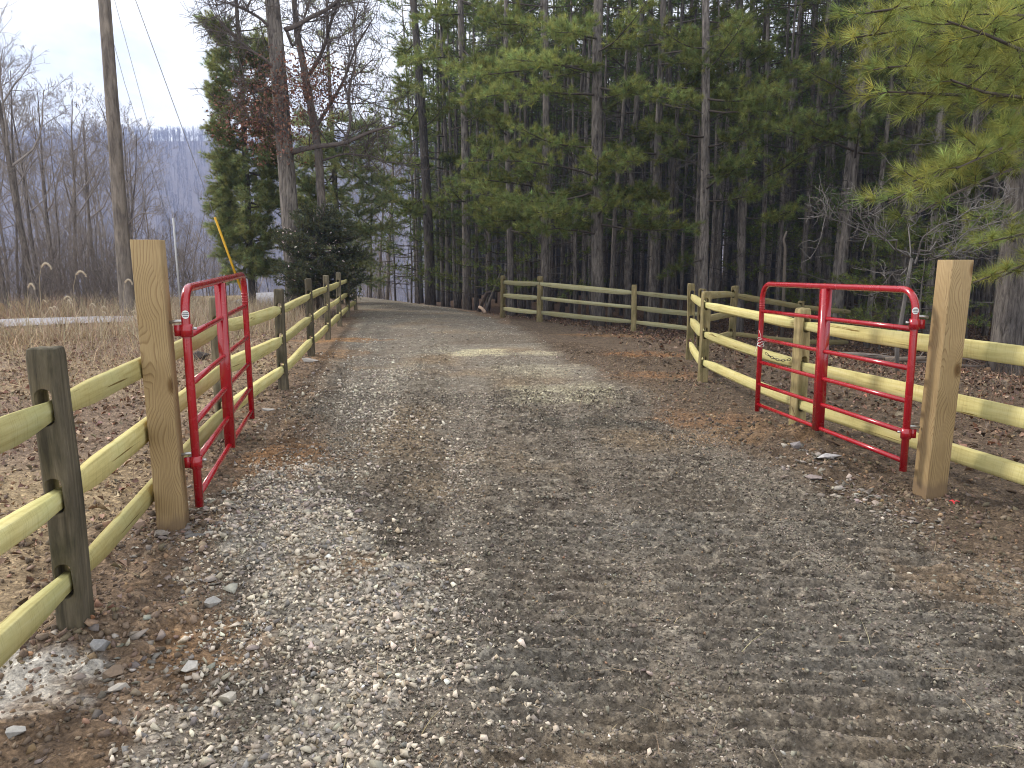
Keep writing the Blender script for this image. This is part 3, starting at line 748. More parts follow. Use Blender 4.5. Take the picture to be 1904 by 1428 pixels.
def farm_gate(hinge, end, zh, ze, h, label, hinge_dir, post_face, right):
    hinge = np.array(hinge); end = np.array(end); w = np.linalg.norm(end - hinge)
    d = (end - hinge) / w
    g = thing('farm_gate', (hinge[0], hinge[1], zh), label, 'gate', None, math.atan2(d[1], d[0]))
    g.rotation_euler = (0, -math.atan2(ze - zh, w), math.atan2(d[1], d[0]))
    z0 = 0.0
    fr = MB(); path = corner_path(w, h, .14)
    fr.tube(np.column_stack([path[:, 0], np.zeros(len(path)), path[:, 1] + z0 - .05 * (path[:, 1] < .01)]), .0245, 14)
    fr.build('frame', M['red'], g, True)
    for q in (.0, .17, .35, .54, .765):
        b = MB(); zz = z0 + .02 + q * h
        b.tube([(.0, 0, zz), (w * .25, 0, zz), (w * .75, 0, zz), (w, 0, zz)], .018, 12); b.build('bar', M['red'], g, True)
    br = MB(); s = -1 if right else 1
    br.box((w / 2 - .036, -.034, z0), (w / 2 + .036, .034, z0 + h - .018))
    br.build('brace', M['red'], g)
    # latch-end crimp rings under the rounded corner
    cr = MB()
    for k in range(4): cr.tube([(w, 0, z0 + h - .16 - .022 * k), (w, 0, z0 + h - .170 - .022 * k)], .0285, 12)
    cr.build('crimp_ring', M['red'], g, True)
    # hinges
    for zc in (z0 + h * .86 - .06, z0 + h * .18):
        hn = MB(); hn.tube([(0, 0, zc - .035), (0, 0, zc + .035)], .034, 14)
        hd = np.array([post_face[0] * d[0] + post_face[1] * d[1], -post_face[0] * d[1] + post_face[1] * d[0], 0.]); hd /= np.linalg.norm(hd)
        M3 = Matrix.Rotation(math.atan2(hd[1], hd[0]), 4, 'Z'); M3.translation = Vector((0, 0, zc))
        hn.box((.028, -.012, -.03), (.062, .012, .03), (1, 1, 1), M3)
        ho = hn.build('hinge', M['red'], g, False)
        bt = MB(); bt.tube([np.array([0, 0, zc + .046]), np.array([0, 0, zc + .052]) + hd * .02, np.array([0, 0, zc + .052]) + hd * .05, np.array([0, 0, zc + .045]) + hd * .085], .009, 8)
        bt.tube([np.array([0, 0, zc + .01]) - hd * .032, np.array([0, 0, zc + .01]) - hd * .055], .008, 6)
        bt.build('hinge_bolt', M['zinc'], ho, True)
    # round maker's sticker: white disc with three dark bars, turned to the driveway
    view = np.array([-hinge[0], -hinge[1], 0.]); view /= np.linalg.norm(view)
    c_, s_ = d[0], d[1]; vl = np.array([view[0] * c_ + view[1] * s_, -view[0] * s_ + view[1] * c_, 0.])
    side = np.array([-vl[1], vl[0], 0.]); zc = z0 + h * .86 + .03
    def curved(x0, x1, zlo, zhi, r):
        a = np.linspace(x0 / .026, x1 / .026, 7)
        return np.array([[*(vl[:2] * math.cos(t) * r + side[:2] * math.sin(t) * r), z] for z in (zlo, zhi) for t in a])
    st_ = MB(); k = 18
    th = np.linspace(0, 2 * np.pi, k, endpoint=False)
    rim = np.array([[*(vl[:2] * math.cos(.021 * math.cos(t) / .026) + side[:2] * math.sin(.021 * math.cos(t) / .026)) * .0272, zc + .023 * math.sin(t)] for t in th])
    cen = np.array([[*(vl[:2] * .0275), zc]])
    st_.add(np.vstack([rim, cen]), [[i, (i + 1) % k, k] for i in range(k)])
    so = st_.build('sticker', M['white'], g, True)
    bars = MB()
    for q, wd in ((-.010, .013), (0., .016), (.010, .013)):
        V = curved(-wd, wd, zc + q - .0022, zc + q + .0022, .0282); bars.add(V, None, [[i, i + 1, i + 8, i + 7] for i in range(6)])
    bars.build('emblem_bars', M['ink'], so)
    return g, w
gL, wL = farm_gate(P(356, 935) * 0 + np.array([-1.825, 4.22]), (-2.30, 6.52), .22, .25, 1.21, 'red tubular steel gate swung open on the left post, seen nearly edge on', 1, (-1, -.25), False)
gR, wR = farm_gate((2.70, 5.03), (2.41, 7.26), .20, .165, 1.19, 'red tubular steel gate swung open on the right post, seen at an angle', 1, (1, -.12), True)
# hinge bolts must reach their posts: post lies toward -x / +x of the hinge line
def gate_decal(g, w, h, zlist):
    mb = MB()
    for (z, hh, ww) in zlist:
        a = np.linspace(-.5, .5, 5) * ww / .026
        base = math.pi / 2 * -1 if g is gL else math.pi / 2
        V = np.array([[w + .0272 * math.cos(t + base), .0272 * math.sin(t + base), zz] for zz in (z, z + hh) for t in a])
        mb.add(V, None, [[i, i + 1, i + 6, i + 5] for i in range(4)])
    o = mb.build('warning_label', M['white'], g); return o
gate_decal(gL, wL, 1.21, [(1.02, .006, .02), (1.00, .004, .024), (.985, .006, .016), (.965, .004, .022), (.95, .006, .018), (.62, .05, .008), (.55, .03, .006)])

def chain_links():
    t = thing('chain', (0, 0, 0), 'thin dark chain hanging between the right red gate and the fence post behind it', 'chain')
    a = np.array([2.44, 7.20, .70]); b = np.array([2.62, 7.03, .66]); n = 9
    for i in range(n):
        f = (i + .5) / n; p = a + (b - a) * f - UP * .035 * 4 * f * (1 - f)
        f2 = f + .02; q = a + (b - a) * f2 - UP * .035 * 4 * f2 * (1 - f2); d = nrm(q - p)
        s = nrm(np.cross(d, UP)); u = np.cross(s, d)
        if i % 2: s, u = u, s
        th = np.linspace(0, 2 * np.pi, 11)
        ring = [p + d * .019 * math.cos(x) + u * .010 * math.sin(x) for x in th]
        mb = MB(); mb.tube(ring, .0028, 5, cap=False); mb.build('link', M['chain'], t, True)
chain_links()
mb = MB(); pc = np.array([2.40, 7.23, .80])
for k in range(5):
    th = np.linspace(0, 2 * np.pi * 1.0, 12); mb.tube([pc + np.array([.031 * math.cos(x), .031 * math.sin(x), .012 * (k - 2) + .02 * math.sin(x + k)]) for x in th], .0025, 5)
mb.tube([pc + np.array([-.03, -.02, .0]), pc + np.array([-.05, -.03, -.05]), pc + np.array([-.06, -.02, -.11])], .002, 4)
mb.tube([pc + np.array([-.01, -.03, .02]), pc + np.array([-.02, -.05, .07]), pc + np.array([-.035, -.03, .12])], .002, 4)
tag(mb.build('tie_wire', M['white'], None, True), 'scrap of white tie wire twisted round the free end of the right gate', 'wire')

# ------------------------------------------------------------------ rocks
def rock(px, py, size, sc, col, label, rz=0., seed=0, sink=.12, tilt=0.):
    r2 = np.random.default_rng(seed); p = at(px, py)
    pts = nrm(r2.normal(size=(13, 3))) * r2.uniform(.75, 1.1, (13, 1)) * np.array(sc)
    bm = bmesh.new()
    for q in pts: bm.verts.new(q * size)
    bmesh.ops.convex_hull(bm, input=bm.verts)
    bmesh.ops.delete(bm, geom=[v for v in bm.verts if not v.link_faces], context='VERTS')
    bmesh.ops.bevel(bm, geom=bm.edges[:], offset=size * .018, segments=1, affect='EDGES')
    me = bpy.data.meshes.new('rock'); bm.to_mesh(me); bm.free()
    a = me.attributes.new('Col', 'FLOAT_COLOR', 'POINT'); a.data.foreach_set('color', np.tile(np.array([*col, 1.], np.float32), len(me.vertices)))
    o = link('rock', me, M['stone']); o.location = (p[0], p[1], float(gz(p[0], p[1])) + size * sc[2] * (.6 - sink)); o.rotation_euler = (tilt, .1, rz)
    return tag(o, label, 'rock')
rock(1540, 872, .125, (1, .5, .22), (.44, .43, .43), 'long pale blue grey slab of rock beside the right gate', R(25), 3, tilt=R(-18))
rock(1512, 893, .085, (1, .6, .3), (.24, .2, .19), 'dark broken slate lying below the pale slab by the right gate', R(-20), 4, tilt=R(-15))
rock(1478, 850, .08, (.8, .7, .7), (.22, .2, .2), 'dark grey rock half buried beside the pale slab', R(60), 5)
rock(1500, 818, .11, (1, .8, .55), (.15, .105, .075), 'brown clod of rock at the foot of the fence post behind the right gate', R(15), 6)
rock(1550, 822, .12, (1, .6, .5), (.16, .11, .08), 'brown rock on the dirt heap under the right gate', R(-10), 7)
rock(187, 1220, .045, (1, .8, .7), (.27, .265, .26), 'grey lump of stone on brown dirt in front of the nearest fence post', R(20), 8)
rock(172, 1173, .028, (1, .8, .7), (.34, .17, .09), 'small orange brown stone touching the nearest fence post', 0, 9)
rock(215, 1262, .055, (1, .7, .5), (.20, .15, .11), 'flat brown stone in the dirt below the grey lump', R(15), 10)
rock(222, 1288, .05, (1, .5, .4), (.38, .35, .31), 'pale wedge of limestone in the dirt at lower left', R(40), 11)
rock(355, 1255, .036, (1, .8, .7), (.50, .47, .42), 'rounded whitish stone at the edge of the pale gravel', R(40), 12)
rock(25, 1375, .05, (1, .6, .35), (.36, .35, .33), 'pale flat stone in the bottom left corner', R(50), 13)
rock(425, 1305, .045, (1, .8, .65), (.48, .44, .37), 'cream stone at the left edge of the gravel strip', R(10), 14)
rock(395, 1128, .045, (1, .7, .7), (.36, .345, .32), 'grey white chunk between brown dirt and gravel', R(60), 15)
rock(390, 1018, .06, (1, .35, .25), (.46, .42, .36), 'cream flake of stone right of the left gate post', R(30), 16)
rock(262, 1000, .07, (1, .8, .6), (.30, .22, .17), 'brownish rock left of the left gate post', R(-20), 17)
rock(298, 1020, .06, (1, .7, .6), (.24, .21, .18), 'grey brown rock against the foot of the left gate post', R(30), 18)
rock(365, 1022, .085, (1, .35, .22), (.13, .125, .12), 'dark slate shard right of the left gate post', R(25), 19)
rock(575, 672, .16, (1, .6, .3), (.36, .33, .3), 'pale rock at the foot of the fourth left fence post', R(10), 20)
rock(497, 764, .09, (1, .5, .3), (.34, .32, .3), 'pale flat rock beyond the open end of the left gate', R(5), 21)
rock(375, 668, .15, (1, .7, .6), (.06, .05, .045), 'dark lump of wood and soil behind the left gate', R(5), 22)
rock(660, 533, .25, (1, .6, .3), (.3, .3, .3), 'grey stone beside the far end of the left fence', R(5), 23)
mb = MB(); p = at(1772, 937)
for k in range(5):
    a = rng.uniform(0, 6.28); L = rng.uniform(.02, .05); q = np.array([p[0], p[1], gz(p[0], p[1]) + .012])
    mb.tube([q, q + np.array([math.cos(a) * L * .5, math.sin(a) * L * .5, .012]), q + np.array([math.cos(a) * L, math.sin(a) * L, .002])], .0035, 4)
tag(mb.build('tape_scrap', M['pink']), 'scrap of red marking tape on the dirt beside the right gate post', 'tape')

# ------------------------------------------------------------------ tree generators
def wander(p, d, L, n, wob, trop, r=None):
    r = r or rng; pts = [np.array(p, float)]; d = nrm(np.array(d, float)); s = L / n
    for _ in range(n):
        d = nrm(d + r.normal(0, wob, 3) + UP * trop); pts.append(pts[-1] + d * s)
    return np.array(pts)

def bare_crown(trunk_pts, trunk_r, mbL, cfg):
    """limbs, branches and twigs on a trunk polyline"""
    H = trunk_pts[-1][2] - trunk_pts[0][2]; n1 = cfg['n1']; tc = np.array(cfg.get('col', (.15, .125, .11)))
    def ip(pts, t):
        k = t * (len(pts) - 1); i = int(min(k, len(pts) - 2)); return pts[i] + (pts[i + 1] - pts[i]) * (k - i), nrm(pts[i + 1] - pts[i])
    tips = []
    def sub(pts, r0, lev, L):
        num = cfg['n'][lev]
        for j in range(num):
            t = rng.uniform(.22, 1.) if lev else rng.uniform(.3, 1.)
            q, ax = ip(pts, t); rd = nrm(rng.normal(size=3)); sd = nrm(np.cross(ax, rd))
            d = nrm(ax * rng.uniform(.5, 1.0) + sd * rng.uniform(.5, .95) + UP * cfg.get('up', .15))
            l = L * rng.uniform(.32, .62) * (1.15 - .5 * t); rr = max(r0 * (1 - .7 * t) * .55, cfg.get('rmin', .004))
            pp = wander(q, d, l, 4 if lev < 1 else 3, .16, .05)
            mbL.tube(pp, np.linspace(rr, max(rr * .35, cfg.get('rmin', .004) * .8), len(pp)), 4 if lev < 1 else 3, tc * rng.uniform(.75, 1.25), cap=False)
            if lev + 1 < len(cfg['n']): sub(pp, rr, lev + 1, l)
            else: tips.append(pp[-1])
    for j in range(n1):
        t = cfg['t0'] + (1 - cfg['t0']) * (j + rng.uniform(0, 1)) / n1
        q, ax = ip(trunk_pts, t); a = j * 2.4 + rng.uniform(-.5, .5); el = rng.uniform(*cfg['el'])
        d = np.array([math.cos(a) * math.cos(el), math.sin(a) * math.cos(el), math.sin(el)])
        L = cfg['L'] * H * (1.12 - .75 * (t - cfg['t0']) / (1 - cfg['t0'])) * rng.uniform(.7, 1.15)
        tr = trunk_r[0] + (trunk_r[1] - trunk_r[0]) * t; rr = min(tr * .6, .016 * L + .012)
        pp = wander(q, d, L, 6, cfg.get('wob', .13), .06)
        mbL.tube(pp, np.linspace(rr, rr * .3, len(pp)), 5, tc * rng.uniform(.8, 1.15), cap=False)
        sub(pp, rr, 0, L)
    return tips

def crown_mesh(mN, mW):
    """needles and the limbs that carry them as one crown (slot 0 needles, slot 1 wood)"""
    a = MB(); a.V = mN.V + mW.V; a.c = mN.c + mW.c
    a.F3 = mN.F3 + [f + mN.n for f in mW.F3]; a.F4 = mN.F4 + [f + mN.n for f in mW.F4]
    me = a.mesh('crown'); n3 = sum(len(f) for f in mN.F3); w3 = sum(len(f) for f in mW.F3); n4 = sum(len(f) for f in mN.F4); w4 = sum(len(f) for f in mW.F4)
    me.polygons.foreach_set('material_index', np.concatenate([np.zeros(n3), np.ones(w3), np.zeros(n4), np.ones(w4)]).astype(np.int32))
    return me

class Proto:
    """meshes of one kind of tree, shared by its copies"""
    def __init__(s, parts): s.parts = parts       # list of (name, mesh, material)
    def place(s, name, loc, label, cat, group=None, rz=0., sc=1., lean=(0, 0)):
        t = thing(name, loc, label, cat, group)
        t.rotation_euler = (lean[0], lean[1], rz); t.scale = (sc, sc, sc)
        for nm, me, mt in s.parts:
            o = bpy.data.objects.new(nm, me); C.objects.link(o); o.parent = t
            if not me.materials:
                for x in (mt if isinstance(mt, tuple) else (mt,)): me.materials.append(x)
        return t

def bare_proto(H, r0, cfg, wob=.035):
    tp = wander((0, 0, -.3), (0, 0, 1), H, 14, wob, .06)
    mt = MB(); mt.tube(tp, r0 * np.linspace(1, .12, len(tp)) ** .9, 9)
    ml = MB(); bare_crown(tp, (r0, r0 * .12), ml, cfg)
    return Proto([('trunk', mt.mesh('trunk', True), M['greybark']), ('crown', ml.mesh('crown'), M['twig'])])

BC = dict(col=(.25, .22, .20), n1=13, n=(6, 5, 3), t0=.35, el=(.5, 1.15), L=.30, rmin=.006, up=.2)
BARE = [bare_proto(rng.uniform(12.5, 15.5), rng.uniform(.11, .15), dict(BC, t0=rng.uniform(.28, .45), n1=int(rng.integers(11, 15)))) for _ in range(6)]
THIN = [bare_proto(rng.uniform(6.5, 9.5), rng.uniform(.04, .06), dict(BC, n1=11, n=(5, 4), t0=.18, L=.28, rmin=.005, el=(.4, 1.1)), .06) for _ in range(4)]
BRUSH = []
for _ in range(3):
    ml = MB()
    for s in range(9):
        pp = wander((rng.normal(0, .25), rng.normal(0, .25), -.1), (rng.normal(0, .5), rng.normal(0, .5), 1), rng.uniform(1.6, 3.4), 6, .14, .03)
        c = np.array((.17, .145, .13)) * rng.uniform(.7, 1.3); ml.tube(pp, np.linspace(.012, .005, 7), 3, c, cap=False)
        for q in range(9):
            i = rng.integers(1, 6); pq = wander(pp[i], rng.normal(0, .7, 3) + UP * .8, rng.uniform(.4, 1.1), 4, .2, .02); ml.tube(pq, np.linspace(.006, .004, 5), 3, c, cap=False)
    BRUSH.append(Proto([('stems', ml.mesh('stems'), M['twig'])]))

def needles(mb, Pp, D, K, L, W, spread, col, up=.12, hue=.12):
    n = len(Pp)
    if n == 0: return
    d = nrm(D[:, None] * .75 + rng.normal(0, spread, (n, K, 3)) + UP * up)
    ln = L * rng.uniform(.7, 1.15, (n, K, 1))
    b = Pp[:, None] + d * .004; s = nrm(np.cross(d, rng.normal(size=(n, K, 3)))) * W / 2
    V = np.stack([b - s, b + s, b + d * ln], 2).reshape(-1, 3)
    v = np.exp(rng.normal(0, .22, (n, 1))); c = np.asarray(col)[None] * v; yl = rng.uniform(-1, 1, n); c[:, 0] *= 1 + hue * 1.4 * yl; c[:, 2] *= 1 - hue * yl
    c = np.repeat(c, K * 3, 0) * np.repeat(np.exp(rng.normal(0, .15, (n * K, 1))), 3, 0)
    mb.add(V, np.arange(n * K * 3).reshape(-1, 3), None, c)

def bough(mN, mW, p0, p1, r0=.03, start=.3, ntw=14, tl=.6, step=.075, K=12, L=.12, W=.011, col=(.10, .125, .035), sag=.06, spread=.45, flat=.35, updir=.18, wcol=(.09, .075, .065)):
    p0 = np.array(p0, float); p1 = np.array(p1, float); Ln = np.linalg.norm(p1 - p0); t = np.linspace(0, 1, 8)[:, None]
    ax = p0 + (p1 - p0) * t - UP * Ln * sag * 4 * t * (1 - t) + rng.normal(0, .012 * Ln, (8, 3)) * (t * (1.2 - t))
    mW.tube(ax, np.linspace(r0, .006, 8), 5, wcol, cap=False)
    ad = nrm(np.gradient(ax, axis=0)); PP = []; DD = []
    for k in range(ntw):
        f = start + (1 - start) * (k + rng.uniform(0, .8)) / ntw; kk = f * 7; i = int(min(kk, 6)); q = ax[i] + (ax[i + 1] - ax[i]) * (kk - i)
        side = nrm(np.cross(ad[i], UP)) * (1 if k % 2 else -1)
        d = nrm(ad[i] * rng.uniform(.45, 1.) + side * rng.uniform(.4, 1.) + UP * rng.normal(updir, flat))
        l = tl * rng.uniform(.6, 1.15) * (1.15 - .55 * f)
        pp = wander(q, d, l, 4, .10, .05)
        mW.tube(pp, np.linspace(.007, .003, 5), 3, wcol, cap=False)
        m = max(2, int(l / step)); ff = np.linspace(.2, 1, m); ki = np.minimum((ff * 4).astype(int), 3)
        PP.append(pp[ki] + (pp[ki + 1] - pp[ki]) * (ff * 4 - ki)[:, None]); DD.append(nrm(pp[ki + 1] - pp[ki]))
        # short spur shoots
        for w in range(2):
            i2 = rng.integers(1, 4); sp = wander(pp[i2], nrm(d + rng.normal(0, .6, 3)), l * .45, 2, .1, .08)
            m2 = max(2, int(l * .45 / step)); f2 = np.linspace(.3, 1, m2); k2 = np.minimum((f2 * 2).astype(int), 1)
            PP.append(sp[k2] + (sp[k2 + 1] - sp[k2]) * (f2 * 2 - k2)[:, None]); DD.append(nrm(sp[k2 + 1] - sp[k2]))
    needles(mN, np.vstack(PP), np.vstack(DD), K, L, W, spread, col)

def dead_limbs(mW, n, z0, z1, trunk, lmin=.3, lmax=1.5, col=(.10, .09, .085)):
    for _ in range(n):
        z = rng.uniform(z0, z1); a = rng.uniform(0, 6.283); l = rng.uniform(lmin, lmax)
        p = trunk(z); pp = wander(p, (math.cos(a), math.sin(a), rng.uniform(-.15, .5)), l, 4, .14, -.02)
        mW.tube(pp, np.linspace(.012, .004, 5), 3, np.array(col) * rng.uniform(.6, 1.5), cap=False)
        if l > .8:
            for q in range(3):
                pq = wander(pp[rng.integers(1, 4)], (math.cos(a) + rng.normal(0, .6), math.sin(a) + rng.normal(0, .6), rng.normal(.1, .3)), l * .4, 3, .2, 0); mW.tube(pq, np.linspace(.005, .003, 4), 3, np.array(col) * 1.1, cap=False)

def pine_proto(H, r0, live=.5, nb=26, lowb=0, col=(.13, .16, .06), K=6, L=.16, W=.018, ntw=10, tl=.55, ndead=34, wob=.016, step=.13):
    tp = wander((0, 0, -.3), (0, 0, 1), H, 16, wob, .05); mt = MB(); rad = r0 * np.linspace(1.0, .15, 17) ** .85; rad[0] *= 1.15
    mt.tube(tp, rad, 9)
    def tr(z): k = np.clip((z + .3) / H * 16, 0, 15.99); i = int(k); return tp[i] + (tp[i + 1] - tp[i]) * (k - i)
    mN, mW = MB(), MB()
    dead_limbs(mW, ndead, min(1.2, .1 * H), H * (live + .12), tr)
    for j in range(nb + lowb):
        f = live + (1 - live) * ((j + .5) / nb) if j < nb else rng.uniform(.18, live)
        z = f * H * .98; a = j * 2.4 + rng.uniform(-.4, .4); l = (1.1 + 2.3 * (1 - max(f - live, 0) / (1 - live)) ** .8) * rng.uniform(.65, 1.1) * (.7 if j >= nb else 1)
        p0 = tr(z); p1 = p0 + np.array([math.cos(a), math.sin(a), rng.uniform(-.05, .35)]) * l
        bough(mN, mW, p0, p1, .022, .35, ntw, tl, step, K, L, W, col)
    return Proto([('trunk', mt.mesh('trunk', True), M['pinebark']), ('crown', crown_mesh(mN, mW), (M['needle'], M['twig']))])

PINES = [pine_proto(rng.uniform(15, 19), rng.uniform(.075, .115), rng.uniform(.48, .62), 11, 0) for _ in range(4)] + \
        [pine_proto(rng.uniform(13, 16), rng.uniform(.06, .08), rng.uniform(.42, .52), 10, 5, col=(.11, .145, .055)) for _ in range(2)]
YOUNG = [pine_proto(rng.uniform(4.5, 7), .05, .12, 26, 0, col=(.14, .17, .055), tl=.42, ndead=5, wob=.03) for _ in range(2)]

# ------------------------------------------------------------------ custom edge pines with explicit boughs
def custom_pine(px, py, Y, r0, H, boughs, label, group=None, lean=0., col=(.235, .27, .095), crown_from=9., nb=11, ndead=26, Kn=18, fill=4, fz=(2.8, 9.), fl=(1.4, 3.2), fdir=1.2, cl=2.6, name='pine_tree'):
    b = atY(px, py, Y); base = np.array([b[0], b[1], gh(b[0], b[1])])
    t = thing(name, base, label, 'tree', group)
    tp = wander((0, 0, -.3), (lean, 0, 1), H, 18, .012, .03); mt = MB(); rad = r0 * np.linspace(1., .2, 19) ** .8; rad[0] *= 1.25
    mt.tube(tp, rad, 12); mt.build('trunk', M['pinebark'], t, True)
    def tr(z): k = np.clip((z + .3) / H * 18, 0, 17.99); i = int(k); return tp[i] + (tp[i + 1] - tp[i]) * (k - i)
    mN, mW = MB(), MB(); dead_limbs(mW, ndead, 1.5, crown_from + 1, tr, .4, 2.0)
    for (zt, qx, qy, dY, tl, ntw, cm) in boughs:
        tip = atY(qx, qy, Y + dY) - base
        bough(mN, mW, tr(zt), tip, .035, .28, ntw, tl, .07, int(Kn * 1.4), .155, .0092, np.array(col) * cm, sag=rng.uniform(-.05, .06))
    for j in range(fill):
        z = fz[0] + (fz[1] - fz[0]) * (j + rng.uniform(0, 1)) / fill; a = -math.pi / 2 + rng.uniform(-fdir, fdir); l = rng.uniform(*fl); p0 = tr(z)
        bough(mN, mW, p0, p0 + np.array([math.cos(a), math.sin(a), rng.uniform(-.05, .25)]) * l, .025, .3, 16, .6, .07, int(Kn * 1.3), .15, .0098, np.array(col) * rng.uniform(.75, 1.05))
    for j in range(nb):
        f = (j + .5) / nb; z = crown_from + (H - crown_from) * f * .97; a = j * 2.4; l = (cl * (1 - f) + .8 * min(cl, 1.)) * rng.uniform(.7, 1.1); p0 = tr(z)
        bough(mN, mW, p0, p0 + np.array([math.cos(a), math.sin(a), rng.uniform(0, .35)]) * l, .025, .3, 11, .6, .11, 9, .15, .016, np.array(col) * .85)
    link('crown', crown_mesh(mN, mW), M['needle'], t).data.materials.append(M['twig'])
    return t

# (trunk height, tip px, tip py, tip depth offset, twig length, twigs, brightness)
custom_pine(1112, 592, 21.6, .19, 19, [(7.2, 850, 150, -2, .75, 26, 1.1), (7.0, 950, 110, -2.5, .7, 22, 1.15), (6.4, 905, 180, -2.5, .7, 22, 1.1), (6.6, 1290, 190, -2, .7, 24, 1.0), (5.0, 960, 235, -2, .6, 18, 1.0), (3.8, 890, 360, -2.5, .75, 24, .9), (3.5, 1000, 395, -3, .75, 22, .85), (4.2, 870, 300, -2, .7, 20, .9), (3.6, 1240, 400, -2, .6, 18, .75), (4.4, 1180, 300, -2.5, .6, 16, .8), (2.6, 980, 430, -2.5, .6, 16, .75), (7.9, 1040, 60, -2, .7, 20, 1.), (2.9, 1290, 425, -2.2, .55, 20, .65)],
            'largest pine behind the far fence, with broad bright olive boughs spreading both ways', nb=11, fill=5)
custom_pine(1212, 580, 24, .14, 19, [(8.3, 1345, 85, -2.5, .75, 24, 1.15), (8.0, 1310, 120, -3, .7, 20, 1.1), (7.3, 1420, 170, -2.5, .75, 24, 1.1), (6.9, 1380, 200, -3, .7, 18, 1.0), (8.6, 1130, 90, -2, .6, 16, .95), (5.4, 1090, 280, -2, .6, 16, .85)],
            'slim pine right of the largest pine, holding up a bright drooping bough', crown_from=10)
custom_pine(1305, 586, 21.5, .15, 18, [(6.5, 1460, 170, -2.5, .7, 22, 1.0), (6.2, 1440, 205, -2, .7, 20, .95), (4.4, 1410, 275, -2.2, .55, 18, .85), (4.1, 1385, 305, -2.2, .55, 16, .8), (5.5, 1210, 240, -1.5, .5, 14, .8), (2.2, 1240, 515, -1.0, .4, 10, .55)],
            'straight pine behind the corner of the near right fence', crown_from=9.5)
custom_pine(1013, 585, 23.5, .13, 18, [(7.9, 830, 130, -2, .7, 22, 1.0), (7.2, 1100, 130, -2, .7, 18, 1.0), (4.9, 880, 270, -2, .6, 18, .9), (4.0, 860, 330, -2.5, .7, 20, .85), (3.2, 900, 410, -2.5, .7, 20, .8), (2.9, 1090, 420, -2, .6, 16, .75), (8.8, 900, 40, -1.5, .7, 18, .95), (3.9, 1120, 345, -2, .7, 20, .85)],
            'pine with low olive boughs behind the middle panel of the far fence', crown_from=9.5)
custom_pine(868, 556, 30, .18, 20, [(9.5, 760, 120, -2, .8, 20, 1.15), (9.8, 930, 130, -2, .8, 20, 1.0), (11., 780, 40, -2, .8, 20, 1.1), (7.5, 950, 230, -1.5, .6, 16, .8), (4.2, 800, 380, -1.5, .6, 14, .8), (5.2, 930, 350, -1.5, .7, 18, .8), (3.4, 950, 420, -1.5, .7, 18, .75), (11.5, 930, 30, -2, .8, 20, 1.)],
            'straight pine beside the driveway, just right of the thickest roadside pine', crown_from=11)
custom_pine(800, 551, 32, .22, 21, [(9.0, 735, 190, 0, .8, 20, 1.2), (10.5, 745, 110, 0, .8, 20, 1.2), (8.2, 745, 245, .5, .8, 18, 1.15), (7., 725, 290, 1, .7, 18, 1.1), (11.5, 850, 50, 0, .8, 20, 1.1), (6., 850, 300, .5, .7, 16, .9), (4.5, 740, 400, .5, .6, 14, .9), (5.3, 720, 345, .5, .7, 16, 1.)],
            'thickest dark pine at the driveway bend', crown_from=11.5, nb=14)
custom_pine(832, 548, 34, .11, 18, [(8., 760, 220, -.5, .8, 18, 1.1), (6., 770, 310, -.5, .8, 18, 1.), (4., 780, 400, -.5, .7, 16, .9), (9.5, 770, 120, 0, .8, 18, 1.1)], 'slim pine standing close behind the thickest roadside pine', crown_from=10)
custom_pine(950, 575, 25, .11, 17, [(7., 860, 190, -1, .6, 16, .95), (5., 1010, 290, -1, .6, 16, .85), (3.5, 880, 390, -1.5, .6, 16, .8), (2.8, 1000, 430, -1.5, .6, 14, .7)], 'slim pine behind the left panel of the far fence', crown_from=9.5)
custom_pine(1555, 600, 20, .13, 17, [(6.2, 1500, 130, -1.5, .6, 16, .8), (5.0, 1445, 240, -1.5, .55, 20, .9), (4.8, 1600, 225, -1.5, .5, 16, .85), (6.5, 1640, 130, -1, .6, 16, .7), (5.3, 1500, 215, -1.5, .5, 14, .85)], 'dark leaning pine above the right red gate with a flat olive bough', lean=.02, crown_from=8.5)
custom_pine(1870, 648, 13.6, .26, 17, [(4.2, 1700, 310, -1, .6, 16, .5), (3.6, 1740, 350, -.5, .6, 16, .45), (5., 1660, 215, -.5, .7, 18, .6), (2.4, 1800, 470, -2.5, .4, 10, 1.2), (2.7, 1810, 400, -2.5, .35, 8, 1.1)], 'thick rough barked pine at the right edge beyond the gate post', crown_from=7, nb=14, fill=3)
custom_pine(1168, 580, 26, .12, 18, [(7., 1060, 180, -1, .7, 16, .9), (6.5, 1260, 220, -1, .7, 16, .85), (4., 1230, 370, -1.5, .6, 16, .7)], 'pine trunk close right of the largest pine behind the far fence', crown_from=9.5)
custom_pine(1376, 588, 23, .12, 18, [(6.6, 1300, 190, -1, .6, 16, .9), (5.8, 1470, 230, -1, .6, 14, .8), (7.8, 1420, 100, -1, .6, 16, .85)], 'pine trunk behind the near right fence, left of the red gate', crown_from=9)

